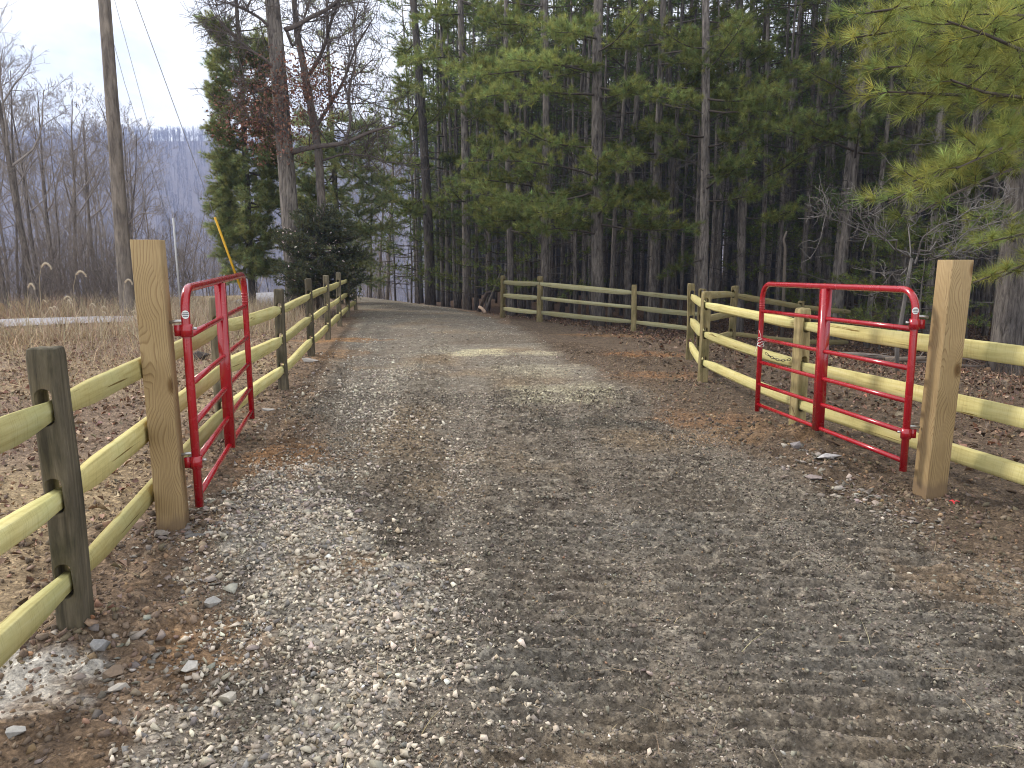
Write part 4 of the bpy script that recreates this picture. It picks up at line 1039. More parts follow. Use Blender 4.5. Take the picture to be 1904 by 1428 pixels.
# nearby pine just outside the frame on the right: its boughs hang into view
def near_pine():
    base = np.array([6.0, 7.6, gh(6., 7.6)]); H = 15
    t = thing('pine_tree', base, 'nearby pine leaning its long bright needled boughs into the top right corner', 'tree')
    tp = wander((0, 0, -.3), (0, 0, 1), H, 14, .01, .03); mt = MB(); mt.tube(tp, .2 * np.linspace(1, .25, 15), 14); mt.build('trunk', M['pinebark'], t, True)
    mN, mW = MB(), MB()
    def B(z, tx, ty, tY, tl, ntw, cm, sag=.0, K=28, start=.35, L=.13):
        tip = atY(tx, ty, tY) - base
        bough(mN, mW, (0, 0, z), tip, .03, start, ntw, tl, .055, K, L, .0036, np.array((.25, .275, .085)) * cm, sag=sag, spread=.42, flat=.3, updir=.05)
    for a in [(3.5, 1590, 70, 5.6, .42, 26, 1.05, -.03), (3.4, 1620, 20, 5.3, .42, 22, 1.1, -.05), (3.3, 1650, 130, 5.4, .40, 24, 1.0, -.02), (3.1, 1650, 175, 5.2, .38, 20, 1.0, 0), (3.2, 1760, 40, 4.9, .42, 22, 1.1, 0), (2.9, 1770, 150, 5.0, .36, 16, .95, 0), (3.6, 1840, 20, 5.3, .4, 18, 1.1, 0), (3.0, 1720, 95, 5.8, .4, 18, .85, 0)]: B(*a)
    for a in [(2.75, 1655, 375, 5.5, .30, 22, 1.1, -.06), (2.7, 1700, 340, 5.7, .28, 20, 1.1, -.05), (2.7, 1780, 310, 5.6, .26, 14, 1.1, -.04), (2.6, 1705, 400, 5.6, .24, 12, .85, -.05)]: B(*a)
    for a in [(2.2, 1820, 455, 7.0, .2, 10, 1.0, .02), (1.95, 1810, 525, 6.6, .18, 10, 1.05, .02), (2.0, 1850, 520, 6.9, .18, 8, 1.0, .0)]: B(*a)
    link('crown', crown_mesh(mN, mW), M['needle_near'], t).data.materials.append(M['twig'])
near_pine()

# ------------------------------------------------------------------ the plantation
EX = [-9, -6, -3.5, -1.8, .5, 2.3, 5, 8, 10, 12, 15, 30]
EY = [46, 38, 33.5, 31, 26, 23, 22.5, 20.5, 15.5, 12, 9.5, 9]
def plantation():
    pts = []
    yy = 9.5
    while yy < 96:
        x = -12.
        while x < .75 * yy + 6:
            q = np.array([x, yy]) + rng.uniform(-.62, .62, 2)
            if q[1] > np.interp(q[0], EX, EY) + rng.uniform(0, 1.2) and q[0] > -4.5 - .07 * (q[1] - 33): pts.append(q)
            x += 1.52
        yy += 1.5
    pts = np.array(pts); pts = pts[np.argsort(pts[:, 1])]
    return pts
PT = plantation()
NIND = 296
inv = rng.permutation(len(PT))
for i, q in enumerate(PT[:NIND]):
    k = int(rng.integers(0, 6)); px = 952 + 1400 * q[0] / (q[1] + .3)
    zone = ('by the driveway bend' if px < 925 else 'behind the far rail fence' if px < 1280 else 'behind the right red gate' if px < 1720 else 'past the right gate post')
    dd = q[1] - np.interp(q[0], EX, EY); dep = 'at the plantation edge' if dd < 4 else 'inside the plantation' if dd < 11 else 'deep in the plantation'
    PINES[k].place('pine_tree', (q[0], q[1], gh(*q)), 'slender straight pine %s %s' % (dep, zone), 'tree', 'pines %s %s' % (dep, zone), rng.uniform(0, 6.28), rng.uniform(.85, 1.12), (rng.normal(0, .012), rng.normal(0, .012)))

def merged(name, protos, pts, mats, sc=(.85, 1.15)):
    """far woods that read as one mass: copies of the tree meshes joined into one object per material"""
    arr = []
    for pr in protos:
        a = []
        for nm, me, mt in pr.parts:
            n = len(me.vertices); v = np.empty(n * 3, np.float32); me.vertices.foreach_get('co', v); c = np.empty(n * 4, np.float32); me.attributes['Col'].data.foreach_get('color', c)
            f = [tuple(p.vertices) for p in me.polygons]
            f3 = np.array([x for x in f if len(x) == 3]); f4 = np.array([x for x in f if len(x) == 4])
            a.append((v.reshape(-1, 3), f3 if len(f3) else None, f4 if len(f4) else None, c.reshape(-1, 4)[:, :3] if 'crown' in nm or 'limb' in nm or 'stem' in nm else np.full((n, 3), .09)))
        arr.append(a)
    mbs = {m: MB() for m in mats}
    for q in pts:
        a = arr[int(rng.integers(0, len(arr)))]; s = rng.uniform(*sc); an = rng.uniform(0, 6.28); cs, sn = math.cos(an) * s, math.sin(an) * s; z = float(gh(*q))
        for (v, f3, f4, c), mk in zip(a, mats if len(mats) == len(a) else [mats[0]] * len(a)):
            W = np.stack([v[:, 0] * cs - v[:, 1] * sn + q[0], v[:, 0] * sn + v[:, 1] * cs + q[1], v[:, 2] * s + z], -1)
            mbs[mk].add(W, f3, f4, c * np.exp(rng.normal(0, .15)))
    return mbs

FARP = [pine_proto(rng.uniform(14, 17), .12, .45, 9, 0, K=5, L=.28, W=.045, ntw=6, tl=.6, ndead=5, step=.22) for _ in range(2)]
far = PT[NIND:]
mbs = merged('far', FARP, far, ['trunk', 'crown'])
w1 = mbs['trunk'].build('pine_woods', M['twig']); tag(w1, 'mass of dark pine trunks and green tops deep behind the plantation', 'woods', None, 'stuff')
mbs['crown'].build('crown', M['needle'], w1)

# young pines and low dark greenery under the edge
for (px, py, Y, sc, lab) in [(765, 548, 35, 1.0, 'young light green pine at the forest edge left of the thickest roadside pine'), (735, 545, 38, 1.15, 'feathery young pine where the driveway passes out of sight'), (905, 560, 29, .8, 'young pine between two trunks beside the driveway bend'), (1640, 575, 19, .62, 'dark low evergreen sapling right of the gate brace, deep in shade'), (1570, 575, 22, .65, 'dark low evergreen sapling above the gate top rail, deep in shade'), (1010, 570, 27, .85, 'young pine behind the far fence in the shade'), (850, 552, 33, .9, 'bushy young pine close behind the straight roadside pine'), (1700, 590, 17, .6, 'small dark evergreen left of the right gate post, deep in shade'), (1420, 580, 25, .7, 'dark evergreen sapling behind the near right fence rails')]:
    p = atY(px, py, Y); YOUNG[int(rng.integers(0, 2))].place('pine_sapling', (p[0], p[1], gh(p[0], p[1])), lab, 'sapling', None, rng.uniform(0, 6), sc)

# ------------------------------------------------------------------ left group: oak, evergreens, cedar
def oak():
    b = atY(548, 560, 21.5); base = np.array([b[0], b[1], gh(b[0], b[1])])
    t = thing('oak_tree', base, 'tall grey barked oak with bare limbs and clinging brown leaves beside the left fence', 'tree')
    def W(px, py, dY=0.): return atY(px, py, 21.5 + dY) - base
    tp = np.array([(0, 0, -.3), W(548, 520), W(541, 430), W(534, 330), W(527, 250), W(521, 170), W(514, 90), W(506, 0), W(500, -80), W(496, -160)])
    mt = MB(); mt.tube(tp, [.33, .265, .245, .232, .222, .215, .205, .19, .17, .12], 14); mt.build('trunk', M['oakbark'], t, True)
    tp2 = np.array([(.45, .9, -.3), W(585, 470, .9), W(598, 380, .9), W(592, 280, .9), W(580, 210, .9), W(566, 130, .9), W(552, 60, .9), W(545, -20, .9), W(540, -110, .9)])
    m2 = MB(); m2.tube(tp2, [.16, .135, .125, .118, .11, .10, .085, .07, .045], 10); m2.build('trunk', M['greybark'], t, True)
    ml = MB(); tips = []; tc = (.12, .10, .09)
    def limb(pts, r0, r1, n=9, L=1.6, up=.15, sub=True):
        pts = np.array(pts); k = np.linspace(0, len(pts) - 1, 14); i = np.arange(len(pts)); pp = np.stack([np.interp(k, i, pts[:, j]) for j in range(3)], -1)
        pp[1:-1] = (pp[:-2] + 2 * pp[1:-1] + pp[2:]) / 4
        ml.tube(pp, np.linspace(r0, r1, 14), 7, tc)
        if sub:
            for q in range(n):
                f = rng.uniform(.3, 1); j = int(f * 12); d = nrm(pp[j + 1] - pp[j]); l = L * rng.uniform(.5, 1.1)
                s = wander(pp[j], nrm(d * .6 + rng.normal(0, .6, 3) + UP * up), l, 5, .17, .05); ml.tube(s, np.linspace(max(r1 * .6, .014), .006, 6), 4, tc, cap=False)
                for q2 in range(7):
                    j2 = rng.integers(1, 6); s2 = wander(s[j2], nrm(s[j2] - s[j2 - 1]) * .5 + rng.normal(0, .5, 3) + UP * .1, l * rng.uniform(.3, .6), 4, .2, .03); ml.tube(s2, np.linspace(.008, .005, 5), 3, tc, cap=False)
                    for q3 in range(4):
                        j3 = rng.integers(1, 5); s3 = wander(s2[j3], rng.normal(0, .6, 3) + nrm(s2[j3] - s2[j3 - 1]), l * .25, 3, .2, .02); ml.tube(s3, np.linspace(.006, .004, 4), 3, tc, cap=False)
                        tips.append(s3[-1])
    limb([W(538, 285), W(560, 277, -.2), W(600, 270, -.4), W(640, 268, -.6), (W(665, 255, -.7)), W(700, 240, -.8), W(735, 235, -1)], .085, .03, 10, 1.5)
    limb([W(640, 268, -.6), W(655, 225, -.7), W(645, 170, -.8), W(665, 110, -.9), W(655, 60, -.9), W(668, 0, -.9)], .04, .015, 12, 1.5)
    limb([W(530, 55), W(552, 48, .2), W(580, 30, .3), W(605, 20, .4), W(630, 0, .5), W(650, -40, .5)], .07, .035, 10, 1.7)
    limb([W(534, 60), W(545, 90, .3), W(560, 50, .4), W(580, -10, .5)], .045, .025, 8, 1.6)
    limb([W(520, 140), W(495, 110, -.3), W(460, 90, -.5), W(430, 60, -.6), W(400, 30, -.6)], .045, .014, 12, 1.4)
    limb([W(585, 240, .9), W(610, 200, .8), W(640, 150, .7), W(660, 90, .6), W(690, 40, .5)], .06, .015, 14, 1.6)
    limb([W(580, 205, .9), W(560, 160, 1.), W(600, 100, 1.), W(615, 40, 1.), W(640, -20, 1.)], .07, .03, 14, 1.7)
    limb([W(520, 180), W(500, 165, -.3), W(470, 170, -.6), W(445, 190, -.9)], .035, .012, 8, 1.0)
    limb([W(531, 250), W(505, 235, -.4), W(470, 225, -.8)], .03, .012, 7, 1.)
    limb([W(595, 300, .9), W(640, 285, .8), W(690, 290, .7), W(730, 310, .6)], .035, .012, 10, 1.3)
    limb([W(512, 60), W(480, 30, -.3), W(440, 10, -.5), W(400, 0, -.6)], .045, .012, 12, 1.5)
    limb([W(506, 0), W(480, -60, .3), W(440, -100, .3)], .07, .02, 12, 1.8)
    limb([W(545, -10, .9), W(600, -60, .9), W(680, -90, .9)], .06, .02, 14, 1.8)
    ml.build('crown', M['twig'], t)
    lf = MB(); n = 4600                                           # brown leaves still hanging in clumps
    cen = [W(470, 190, -.5), W(500, 150, -.4), W(450, 230, -.6), W(500, 240, -.6), W(545, 130, -.4), W(570, 165, -.3), W(600, 145, .3), W(600, 180, .4), W(480, 215, -.6), W(520, 265, -.5), W(620, 160, .5), W(555, 210, -.4)]
    pick = rng.integers(0, len(cen), n); pos = np.array(cen)[pick] + np.clip(rng.normal(0, 1, (n, 3)), -1.5, 1.5) * np.array([.48, .5, .36])
    base_ = np.array([[-1, 0, 0], [0, -.55, .2], [1, 0, 0], [0, .55, .2]]); Rm = rotm(n, 1.2); sz = rng.uniform(.03, .055, n)
    V = np.einsum('nij,vj->nvi', Rm, base_) * sz[:, None, None] + pos[:, None]; i = np.arange(n)[:, None] * 4
    lf.add(V.reshape(-1, 3), np.concatenate([i + np.array([0, 1, 2]), i + np.array([0, 2, 3])]), None, np.repeat(cols(n, (.19, .10, .07), .3), 4, 0))
    lf.build('dead_leaves', M['leaf'], t)
oak()

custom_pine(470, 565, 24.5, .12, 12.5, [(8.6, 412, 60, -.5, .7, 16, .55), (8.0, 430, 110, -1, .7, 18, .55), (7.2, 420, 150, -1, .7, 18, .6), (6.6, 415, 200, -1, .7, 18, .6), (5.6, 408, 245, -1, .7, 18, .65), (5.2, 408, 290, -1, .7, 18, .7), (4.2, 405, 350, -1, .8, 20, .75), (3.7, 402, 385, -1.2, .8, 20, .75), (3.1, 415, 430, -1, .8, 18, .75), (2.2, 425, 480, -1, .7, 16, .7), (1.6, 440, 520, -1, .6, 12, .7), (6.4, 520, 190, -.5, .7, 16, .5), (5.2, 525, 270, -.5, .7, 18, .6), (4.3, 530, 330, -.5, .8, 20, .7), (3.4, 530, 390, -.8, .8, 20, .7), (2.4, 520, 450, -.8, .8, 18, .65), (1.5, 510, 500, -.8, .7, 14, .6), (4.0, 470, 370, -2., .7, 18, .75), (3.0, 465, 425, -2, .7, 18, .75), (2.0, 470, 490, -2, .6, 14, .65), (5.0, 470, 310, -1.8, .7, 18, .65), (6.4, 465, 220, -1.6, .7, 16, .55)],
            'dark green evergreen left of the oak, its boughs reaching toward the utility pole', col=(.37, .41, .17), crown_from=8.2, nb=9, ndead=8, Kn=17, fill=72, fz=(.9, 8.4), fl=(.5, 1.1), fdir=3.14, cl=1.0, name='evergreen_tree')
custom_pine(632, 560, 27.5, .13, 11, [(5.6, 560, 320, -1, .8, 20, .95), (5.8, 700, 330, -1, .8, 20, .95), (5.0, 720, 370, -1, .8, 20, .9), (4.6, 570, 380, -1, .8, 20, .9), (6.4, 590, 285, -1, .7, 18, .9), (6.4, 690, 290, -1, .7, 18, .9), (3.6, 700, 430, -1, .8, 18, .85), (3.4, 570, 440, -1, .8, 18, .8), (2.4, 690, 490, -1, .7, 14, .75), (4.4, 630, 390, -2.2, .8, 20, .9), (3.2, 640, 450, -2, .8, 18, .8), (5.6, 640, 320, -2, .8, 20, .95)],
            'olive green pine behind the dark cedar and the oak', col=(.28, .31, .145), crown_from=6.8, nb=10, ndead=6, Kn=16, fill=46, fz=(.9, 6.6), fl=(1.2, 2.6), fdir=3.14)

def cedar():
    b = atY(600, 560, 20.5); base = np.array([b[0], b[1], gh(b[0], b[1])])
    t = thing('cedar_tree', base, 'small rounded dark cedar with pale dead leaves caught in it beside the left fence', 'tree')
    mt = MB(); mt.tube(wander((0, 0, -.2), (0, 0, 1), 2.9, 8, .05, .03), np.linspace(.09, .02, 9), 8); mt.build('trunk', M['greybark'], t, True)
    mN, mW = MB(), MB()
    for k in range(110):
        z = rng.uniform(.6, 2.7); a = k * 2.4; f = 1 - abs((z - 1.3) / 1.6) ** 1.8; l = (.35 + .85 * max(f, 0)) * rng.uniform(.75, 1.15)
        bough(mN, mW, (0, 0, z), np.array([math.cos(a) * l, math.sin(a) * l, z + rng.uniform(-.1, .35)]), .014, .2, 13, .32, .045, 11, .06, .013, (.11, .12, .07), spread=.6)
    link('crown', crown_mesh(mN, mW), M['needle'], t).data.materials.append(M['twig'])
    lf = MB(); n = 110; a = rng.uniform(0, 6.28, n); pos = np.column_stack([np.cos(a) * rng.uniform(.5, 1.1, n) - .2, -abs(np.sin(a)) * rng.uniform(.6, 1.1, n), rng.uniform(1., 2.4, n)])
    base_ = np.array([[-1, 0, 0], [0, -.5, .2], [1, 0, 0], [0, .5, .2]]); V = np.einsum('nij,vj->nvi', rotm(n, 1.3), base_) * rng.uniform(.028, .045, n)[:, None, None] + pos[:, None]; i = np.arange(n)[:, None] * 4
    lf.add(V.reshape(-1, 3), np.concatenate([i + np.array([0, 1, 2]), i + np.array([0, 2, 3])]), None, np.repeat(cols(n, (.48, .40, .36), .2), 4, 0)); lf.build('dead_leaves', M['leaf'], t)
cedar()

# ------------------------------------------------------------------ bare woods on the left
BT = [(12, 22, -40, 0, 'tall bare tree at the left edge whose fine crown fills the top left corner'), (70, 23, -90, 2, 'spreading bare tree behind the left end of the paved road, tallest after the edge tree'), (48, 26, 90, 1, 'straight dark bare trunk nearest the left edge, beyond the paved road'), (78, 30, 160, 2, 'leaning bare tree just right of the straight dark trunk at left'), (118, 27, 215, 3, 'small bare tree between the two dark trunks and the utility pole'), (148, 30, 135, 4, 'bare twin topped tree left of the utility pole'), (165, 33, 190, 5, 'slim bare tree close to the left side of the utility pole'), (262, 30, 165, 0, 'bare tree with spreading twigs just right of the utility pole'), (290, 36, 265, 1, 'bare tree rising behind the top of the left gate post'), (355, 42, 330, 2, 'slim bare tree between the gate post and the yellow guard'), (5, 30, 20, 4, 'bare tree second from the left edge, high crown against the sky'), (105, 38, 145, 3, 'bare grey tree half hidden behind the dark trunks at left'), (215, 40, 185, 5, 'bare tree directly behind the utility pole'),
      (720, 40, 120, 3, 'slender bare tree standing where the driveway bends out of sight'), (705, 44, 190, 5, 'bare tree beyond the driveway crest left of the slender one'), (690, 38, 270, 0, 'short bare tree beyond the end of the left fence')]
def grow_to(protos, k, px, Y, top, name, lab, cat, group=None):
    p = atY(px, 560, Y); z = float(gh(p[0], p[1])); H = atY(px, top, Y)[2] - z
    pr = protos[k % len(protos)]; sc = H / pr.H
    return pr.place(name, (p[0], p[1], z), lab, cat, group, rng.uniform(0, 6.28), sc, (rng.normal(0, .03), rng.normal(0, .03)))
for pr in BARE + THIN: pr.H = max(v.co.z for v in pr.parts[1][1].vertices)
for (px, Y, top_, k, lab) in BT: grow_to(THIN if px in (118, 355, 290) else BARE, k, px, Y, top_, 'bare_tree', lab, 'tree')
for i in range(56):
    Y = rng.uniform(28, 66); px = rng.uniform(-60, 440) if i % 6 else rng.uniform(640, 745)
    if i % 6 == 0: Y = rng.uniform(46, 80)
    top_ = rng.uniform(60, 320) if px < 90 else rng.uniform(170, 430) if px < 270 else rng.uniform(370, 480) if px < 500 else rng.uniform(250, 440)
    grow_to(BARE if rng.uniform() < .4 else THIN, int(rng.integers(0, 6)), px, Y, top_, 'bare_tree', 'bare grey tree in the valley woods %s' % ('beyond the driveway crest' if px > 500 else 'behind the utility pole' if px > 150 else 'at far left beyond the paved road'), 'tree', 'bare woods %s' % ('past the driveway crest' if px > 500 else 'behind the pole' if px > 150 else 'at far left'))
for i in range(34):
    Y = rng.uniform(21.5, 34); px = rng.uniform(-30, 430); p = atY(px, 560, Y)
    if abs(p[0] + 9.2) < 1.6 and p[1] < 30: p[0] -= 3.2
    BRUSH[i % 3].place('brush_shrub', (p[0], p[1], gh(p[0], p[1])), 'leggy leafless shrub in the thicket beyond the paved road', 'shrub', 'leafless shrubs beyond the paved road', rng.uniform(0, 6.28), rng.uniform(.7, 1.25))

# far mass of bare woods in the valley
FB = [bare_proto(rng.uniform(10, 13), .11, dict(BC, n1=9, n=(5, 4), t0=.3, rmin=.012, L=.32)) for _ in range(3)]
pts = []
while len(pts) < 260:
    y = 62 + 210 * rng.uniform() ** 1.3; x = rng.uniform(-.85, -.04) * y
    pts.append((x, y))
mbs = merged('v', FB, pts, ['all'])
tag(mbs['all'].build('valley_woods', M['twig']), 'mass of bare grey woods filling the valley at left', 'woods', None, 'stuff')
def hill_tree():
    m = MB(); c = np.array((.25, .22, .215)); H = rng.uniform(12, 16); tp = wander((0, 0, -.5), (0, 0, 1), H, 4, .04, .05); m.tube(tp, .22 * np.linspace(1, .3, 5), 4, c * .8, cap=False)
    for k in range(9):
        f = rng.uniform(.25, 1.); q = tp[0] + (tp[-1] - tp[0]) * f; a = k * 2.4; L = rng.uniform(2.5, 5.) * (1.2 - .6 * f)
        pp = wander(q, (math.cos(a) * .75, math.sin(a) * .75, 1.), L, 3, .15, .06); m.tube(pp, [.09, .07, .05, .03], 3, c, cap=False)
        for q2 in range(5):
            m.tube(wander(pp[rng.integers(1, 4)], nrm(rng.normal(size=3)) + UP * .8, L * .5, 2, .2, .05), [.05, .045, .03], 3, c * rng.uniform(.85, 1.25), cap=False)
    return Proto([('trunk', m.mesh('trunk'), M['twig']), ('crown', m.mesh('crown'), M['twig'])])
HB = [hill_tree() for _ in range(5)]
for pr in HB: pr.parts = pr.parts[1:]
pts = []
while len(pts) < 5200:
    y = rng.uniform(330, 910); x = rng.uniform(-.78, -.02) * y
    pts.append((x, y))
mbs = merged('h', HB, pts, ['all'], (.7, 1.1))
tag(mbs['all'].build('hillside_woods', M['twig']), 'bare woods covering the hazy blue ridge across the valley', 'woods', None, 'stuff')

# ------------------------------------------------------------------ utility pole, guy wires
pb = atY(238, 590, 20.); zb = gh(pb[0], pb[1])
top = atY(194, 0, 20.); d = nrm(top - np.array([pb[0], pb[1], zb])); tip = np.array([pb[0], pb[1], zb]) + d * 11.5
mb = MB(); base = np.array([pb[0], pb[1], zb])
mb.tube([base - d * .3] + [base + d * s for s in np.linspace(0, 11.5, 12)], np.linspace(.195, .12, 13), 16)
up = thing('utility_pole', base, 'tall leaning grey wooden utility pole beyond the left gate post', 'utility pole')
o = mb.build('shaft', M['polewood'], up, True); o.location = tuple(-base)
def wire(name, pts, r, label, guard=None):
    t = thing(name, pts[0], label, 'wire'); b0 = np.array(pts[0]); m = MB(); m.tube(np.array(pts) - b0, r, 5); m.build('strand', M['wire'], t)
    if guard:
        gp, mt, gr = guard; g = MB(); g.tube(np.array(gp) - b0, gr, 8); g.build('guard', mt, t, True)
anc = atY(463, 575, 22.5); anc[2] = gh(anc[0], anc[1]) + .05
def on(px, Yt, a, b_):
    """point of segment a-b at fraction t"""
    return a + (b_ - a) * Yt
a0 = atY(252, 0, 20.6); ext = a0 + (a0 - anc) * .25
g0 = anc + (a0 - anc) * .335
wire('guy_wire', [anc, g0, a0, ext], .010, 'taut guy wire with a yellow guard on its lower end, right of the pole', ([anc, g0], M['yellow'], .035))
a1 = atY(213, 0, 20.3); b1 = atY(258, 165, 21.2); c1 = atY(322, 405, 22.4); e1 = atY(337, 590, 22.5); e1[2] = gh(e1[0], e1[1])
wire('guy_wire', [e1, c1, b1, a1, a1 + (a1 - b1) * .3], .006, 'thin guy wire with a pale grey guard rod, left of the yellow one', ([e1, c1], M['greyplastic'], .03))
a2 = atY(206, 60, 20.1); b2 = atY(232, 155, 21.); c2 = atY(262, 250, 22.)
wire('cable', [a2 - (b2 - a2) * .1, a2, b2, c2, c2 + (c2 - b2) * 4], .006, 'short thin cable slanting away close to the right side of the pole')

# ------------------------------------------------------------------ right: pale bare shrub, snag, fallen limbs, pipe
def pale_shrub():
    b = atY(1672, 655, 10.5); base = np.array([b[0], b[1], gh(b[0], b[1])]); t = thing('bare_shrub', base, 'pale twisted leafless shrub spreading flat behind the right gate', 'shrub')
    def W(px, py, dY=0.): return atY(px, py, 10.5 + dY) - base
    ml = MB(); ms = MB(); col = (.15, .137, .128)
    stem = np.array([(0, 0, -.1), W(1668, 640), W(1680, 570), W(1688, 520), W(1695, 480)]); ms.tube(stem, [.034, .03, .026, .023, .02], 8, col); ms.build('stem', M['twig'], t, True)
    def br(pts, r0, n=7):
        pts = np.array(pts); k = np.linspace(0, len(pts) - 1, 10); i = np.arange(len(pts)); pp = np.stack([np.interp(k, i, pts[:, j]) for j in range(3)], -1) + rng.normal(0, .035, (10, 3))
        ml.tube(pp, np.linspace(r0 * .7, .004, 10), 5, col, cap=False)
        for q in range(n + 5):
            j = int(rng.integers(2, 9)); dd = nrm(pp[j + 1] - pp[j]); s = wander(pp[j], nrm(dd * .8 + rng.normal(0, .45, 3) + UP * .15), rng.uniform(.3, .8), 5, .25, .03); ml.tube(s, np.linspace(.0055, .0032, 6), 3, np.array(col) * rng.uniform(.7, 1.3), cap=False)
            for q2 in range(3):
                s2 = wander(s[rng.integers(1, 5)], nrm(dd * .6 + rng.normal(0, .6, 3)), rng.uniform(.15, .4), 4, .25, .03); ml.tube(s2, np.linspace(.005, .003, 5), 3, col, cap=False)
    br([W(1695, 482), W(1660, 460, .1), W(1620, 430, .1), W(1560, 415, .1), W(1515, 400, 0)], .02, 10); br([W(1695, 480), W(1640, 440, -.3), W(1600, 410, -.4), W(1580, 380, -.4)], .018, 9)
    br([W(1697, 478), W(1740, 455, 0), W(1800, 430, .1), W(1870, 425, .2)], .02, 11); br([W(1697, 478), W(1730, 430, -.3), W(1780, 400, -.3), W(1850, 370, -.3), W(1900, 350, -.3)], .016, 9)
    br([W(1695, 480), W(1690, 430, .4), W(1710, 390, .5), W(1700, 350, .5)], .015, 7); br([W(1690, 500), W(1660, 510, 0), W(1645, 508, 0)], .012, 2); br([W(1700, 475), W(1760, 470, .5), W(1830, 460, .6)], .014, 8)
    ml.build('twigs', M['twig'], t)
pale_shrub()
def snag(px, py, Y, pts, r, label, name='dead_snag', col=(.12, .10, .082)):
    b = atY(px, py, Y); base = np.array([b[0], b[1], gh(b[0], b[1])]); mb = MB(); pp = [np.array([0, 0, -.1])] + [atY(x, y, Y + dy) - base for x, y, dy in pts]
    mb.tube(pp, np.linspace(r, r * .5, len(pp)), 7, col); o = mb.build(name, M['twig'], None, True); o.location = base
    tag(o, label, 'dead tree' if 'snag' in name else 'branch')
snag(1457, 585, 18, [(1458, 520, 0), (1460, 460, 0), (1457, 445, 0), (1463, 430, 0)], .045, 'pale broken dead trunk standing behind the left end of the right gate')
snag(900, 560, 28, [(920, 535, .3), (934, 500, .8)], .06, 'dead limb leaning on the ground left of the far fence', 'fallen_branch', (.14, .12, .11))
snag(888, 557, 28.5, [(905, 545, 0), (930, 540, 0)], .09, 'dark log lying at the forest edge left of the far fence', 'fallen_branch', (.09, .07, .06))
b = at(897, 568); mb = MB(); z = gh(b[0], b[1]) + .05
mb.tube([(b[0] - .12, b[1] + .5, z + .12), (b[0] - .02, b[1] + .2, z + .09), (b[0] + .1, b[1] - .35, z)], .055, 8); tag(mb.build('peeled_branch', M['palewood'], None, True), 'short pale peeled branch lying left of the far fence', 'branch')
for (px, py, L, a, col, lab) in [(1650, 612, 2.2, .1, (.2, .16, .13), 'grey fallen branch on the forest floor behind the right gate post'), (1840, 618, 1.6, .6, (.24, .15, .09), 'brown fallen branch at the foot of the thick right edge pine'), (1560, 585, 3., .05, (.2, .17, .15), 'long pale log on the forest floor above the right gate')]:
    p = atY(px, py, 13.5); p[2] = gh(p[0], p[1]) + .06; pp = wander(p, (math.cos(a), math.sin(a), .02), L, 6, .06, 0); mb = MB(); mb.tube(pp, np.linspace(.05, .02, 7), 7, col)
    for q in range(4): mb.tube(wander(pp[q + 1], rng.normal(0, .6, 3) + UP * .3, .5, 4, .2, 0), np.linspace(.014, .005, 5), 4, col)
    tag(mb.build('fallen_branch', M['twig'], None, True), lab, 'branch')

# ------------------------------------------------------------------ foxtail plumes in the field
def foxtail_proto():
    ms = MB(); pts = [(0, 0, -.05), (.01, 0, .5), (.03, 0, .9), (.07, 0, 1.05)]; ms.tube(pts, [.004, .0035, .003, .0025], 4, (.42, .35, .24), cap=False)
    for k in range(3):
        a = rng.uniform(0, 6.28); z = rng.uniform(.1, .6); ms.tube([(0, 0, z), (.1 * math.cos(a), .1 * math.sin(a), z + .16), (.24 * math.cos(a), .24 * math.sin(a), z + .1)], [.004, .004, .001], 3, (.45, .37, .26), cap=False)
    mp = MB(); t = np.linspace(0, 1, 9); arc = np.column_stack([.07 + .13 * t, 0 * t, 1.05 + .07 * np.sin(t * 2.6) - .06 * t ** 2]); mp.tube(arc, [.005, .009, .012, .013, .013, .012, .010, .007, .003], 8, (.55, .47, .36))
    n = 260; k = rng.uniform(0, 8, n); i = np.minimum(k.astype(int), 7); q = arc[i] + (arc[i + 1] - arc[i]) * (k - i)[:, None]
    needles(mp, q, nrm(rng.normal(size=(n, 3))), 2, .022, .003, .3, (.55, .47, .36))
    return Proto([('stalk', ms.mesh('stalk'), M['grass']), ('plume', mp.mesh('plume', True), M['plume'])])
FX = [foxtail_proto() for _ in range(2)]
for (px, py, Y, lab) in [(66, 490, 14, 'foxtail plume highest at far left, against the dark trunk'), (45, 528, 12, 'paired foxtail plume second from the left'), (130, 505, 13.5, 'lone foxtail plume high between the bare trunks'), (225, 520, 14, 'foxtail plume in front of the utility pole'), (110, 552, 12, 'foxtail plume at the top of the cluster left of the nearest post'), (120, 558, 12.3, 'foxtail plume right of the cluster top'), (160, 565, 12.5, 'foxtail plume drooping right of the cluster'), (182, 570, 13, 'foxtail plume halfway to the left gate post'), (85, 572, 12, 'foxtail plume low in the cluster'), (92, 570, 12.6, 'foxtail plume next to the low one in the cluster'), (185, 580, 13, 'low foxtail plume near the paved road'), (240, 578, 14, 'foxtail plume just left of the left gate post'), (70, 600, 12, 'lowest foxtail plume over the paved road')]:
    p = atY(px, py, Y); z = gh(p[0], p[1]); h = p[2] - z
    FX[int(rng.integers(0, 2))].place('foxtail_grass', (p[0], p[1], z), lab, 'grass plume', 'foxtail plumes in the left field', rng.uniform(-.5, .5), h / 1.1)

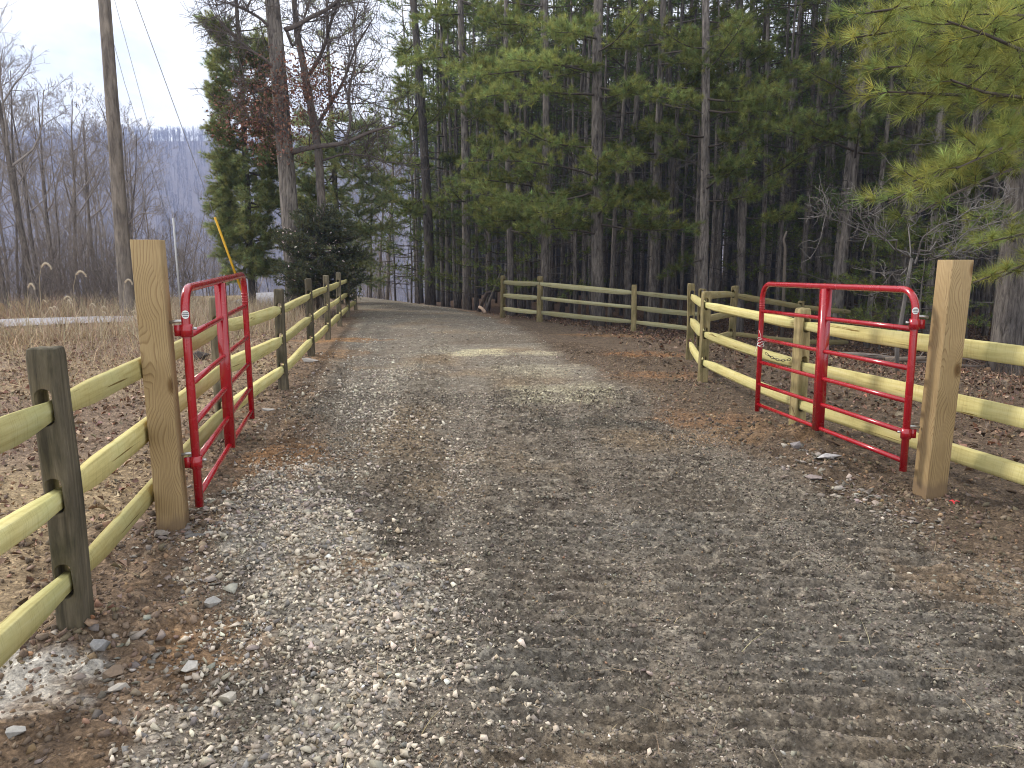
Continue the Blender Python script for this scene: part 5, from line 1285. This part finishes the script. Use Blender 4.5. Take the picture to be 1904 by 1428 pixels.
# ------------------------------------------------------------------ air
def haze():
    mb = MB(); mb.box((-760, -14, -50), (500, 980, 190))
    o = mb.build('haze', None); tag(o, kind='stuff')
    m = bpy.data.materials.new('haze_air'); m.use_nodes = True; nt = m.node_tree; nt.nodes.clear()
    out = nt.nodes.new('ShaderNodeOutputMaterial'); v = nt.nodes.new('ShaderNodeVolumePrincipled')
    v.inputs['Color'].default_value = (.40, .55, 1., 1); v.inputs['Density'].default_value = HAZE; v.inputs['Anisotropy'].default_value = .1
    nt.links.new(v.outputs[0], out.inputs['Volume']); o.data.materials.append(m)
HAZE = .00056
haze()

# ------------------------------------------------------------------ sky, sun, camera
EL, AZ = R(38), R(-62)            # sun high on the left behind thin cloud (azimuth from +Y, negative = left)
w = bpy.data.worlds.new('World'); bpy.context.scene.world = w; w.use_nodes = True; nt = w.node_tree
bg = nt.nodes['Background']; sky = nt.nodes.new('ShaderNodeTexSky'); sky.sky_type = 'NISHITA'; sky.sun_disc = False; sky.sun_elevation = EL; sky.sun_rotation = AZ
sc_ = nt.nodes.new('ShaderNodeVectorMath'); sc_.operation = 'SCALE'; sc_.inputs['Scale'].default_value = .7
tc = nt.nodes.new('ShaderNodeTexCoord'); mp = nt.nodes.new('ShaderNodeMapping'); mp.inputs['Scale'].default_value = (1, 1, 2.6); nt.links.new(tc.outputs['Generated'], mp.inputs[0])
n1 = noise(nt, mp.outputs[0], 2.6, 6, .6, .3)
cl = ramp(nt, n1, [(.36, (4.6, 4.8, 5.15)), (.5, (6.5, 6.6, 6.8)), (.64, (8.0, 8.0, 7.95))])
n2 = noise(nt, mp.outputs[0], 1.3, 4, .55); cov = ramp(nt, n2, [(.30, (.80,) * 3), (.5, (.96,) * 3)])
nt.links.new(mixc(nt, cov, sky.outputs[0], cl), bg.inputs['Color']); bg.inputs['Strength'].default_value = .1
sun = bpy.data.lights.new('sun', 'SUN'); sun.energy = 1.5; sun.angle = R(10); sun.color = (1, .92, .80)
so = bpy.data.objects.new('sun', sun); C.objects.link(so)
dv = Vector((math.sin(AZ) * math.cos(EL), math.cos(AZ) * math.cos(EL), math.sin(EL))); so.rotation_euler = dv.to_track_quat('Z', 'Y').to_euler()

cam = bpy.data.cameras.new('camera'); co = bpy.data.objects.new('camera', cam); C.objects.link(co)
cam.sensor_width = 36; cam.lens = 1400 / 1904 * 36; cam.clip_end = 3000; cam.clip_start = .05
co.location = (0, 0, CH); co.rotation_euler = (R(90) - TH, 0, 0)
S = bpy.context.scene; S.camera = co
S.view_settings.view_transform = 'Standard'; S.view_settings.look = 'None'; S.view_settings.exposure = 1.28; S.view_settings.gamma = 1; S.view_settings.use_curve_mapping = False
cy = S.cycles; cy.max_bounces = 5; cy.diffuse_bounces = 3; cy.glossy_bounces = 2; cy.transmission_bounces = 2; cy.transparent_max_bounces = 4; cy.volume_bounces = 0
cy.use_adaptive_sampling = True; cy.filter_width = 1.05; cy.adaptive_threshold = .012; cy.use_denoising = True; cy.caustics_reflective = False; cy.caustics_refractive = False; cy.sample_clamp_indirect = 6
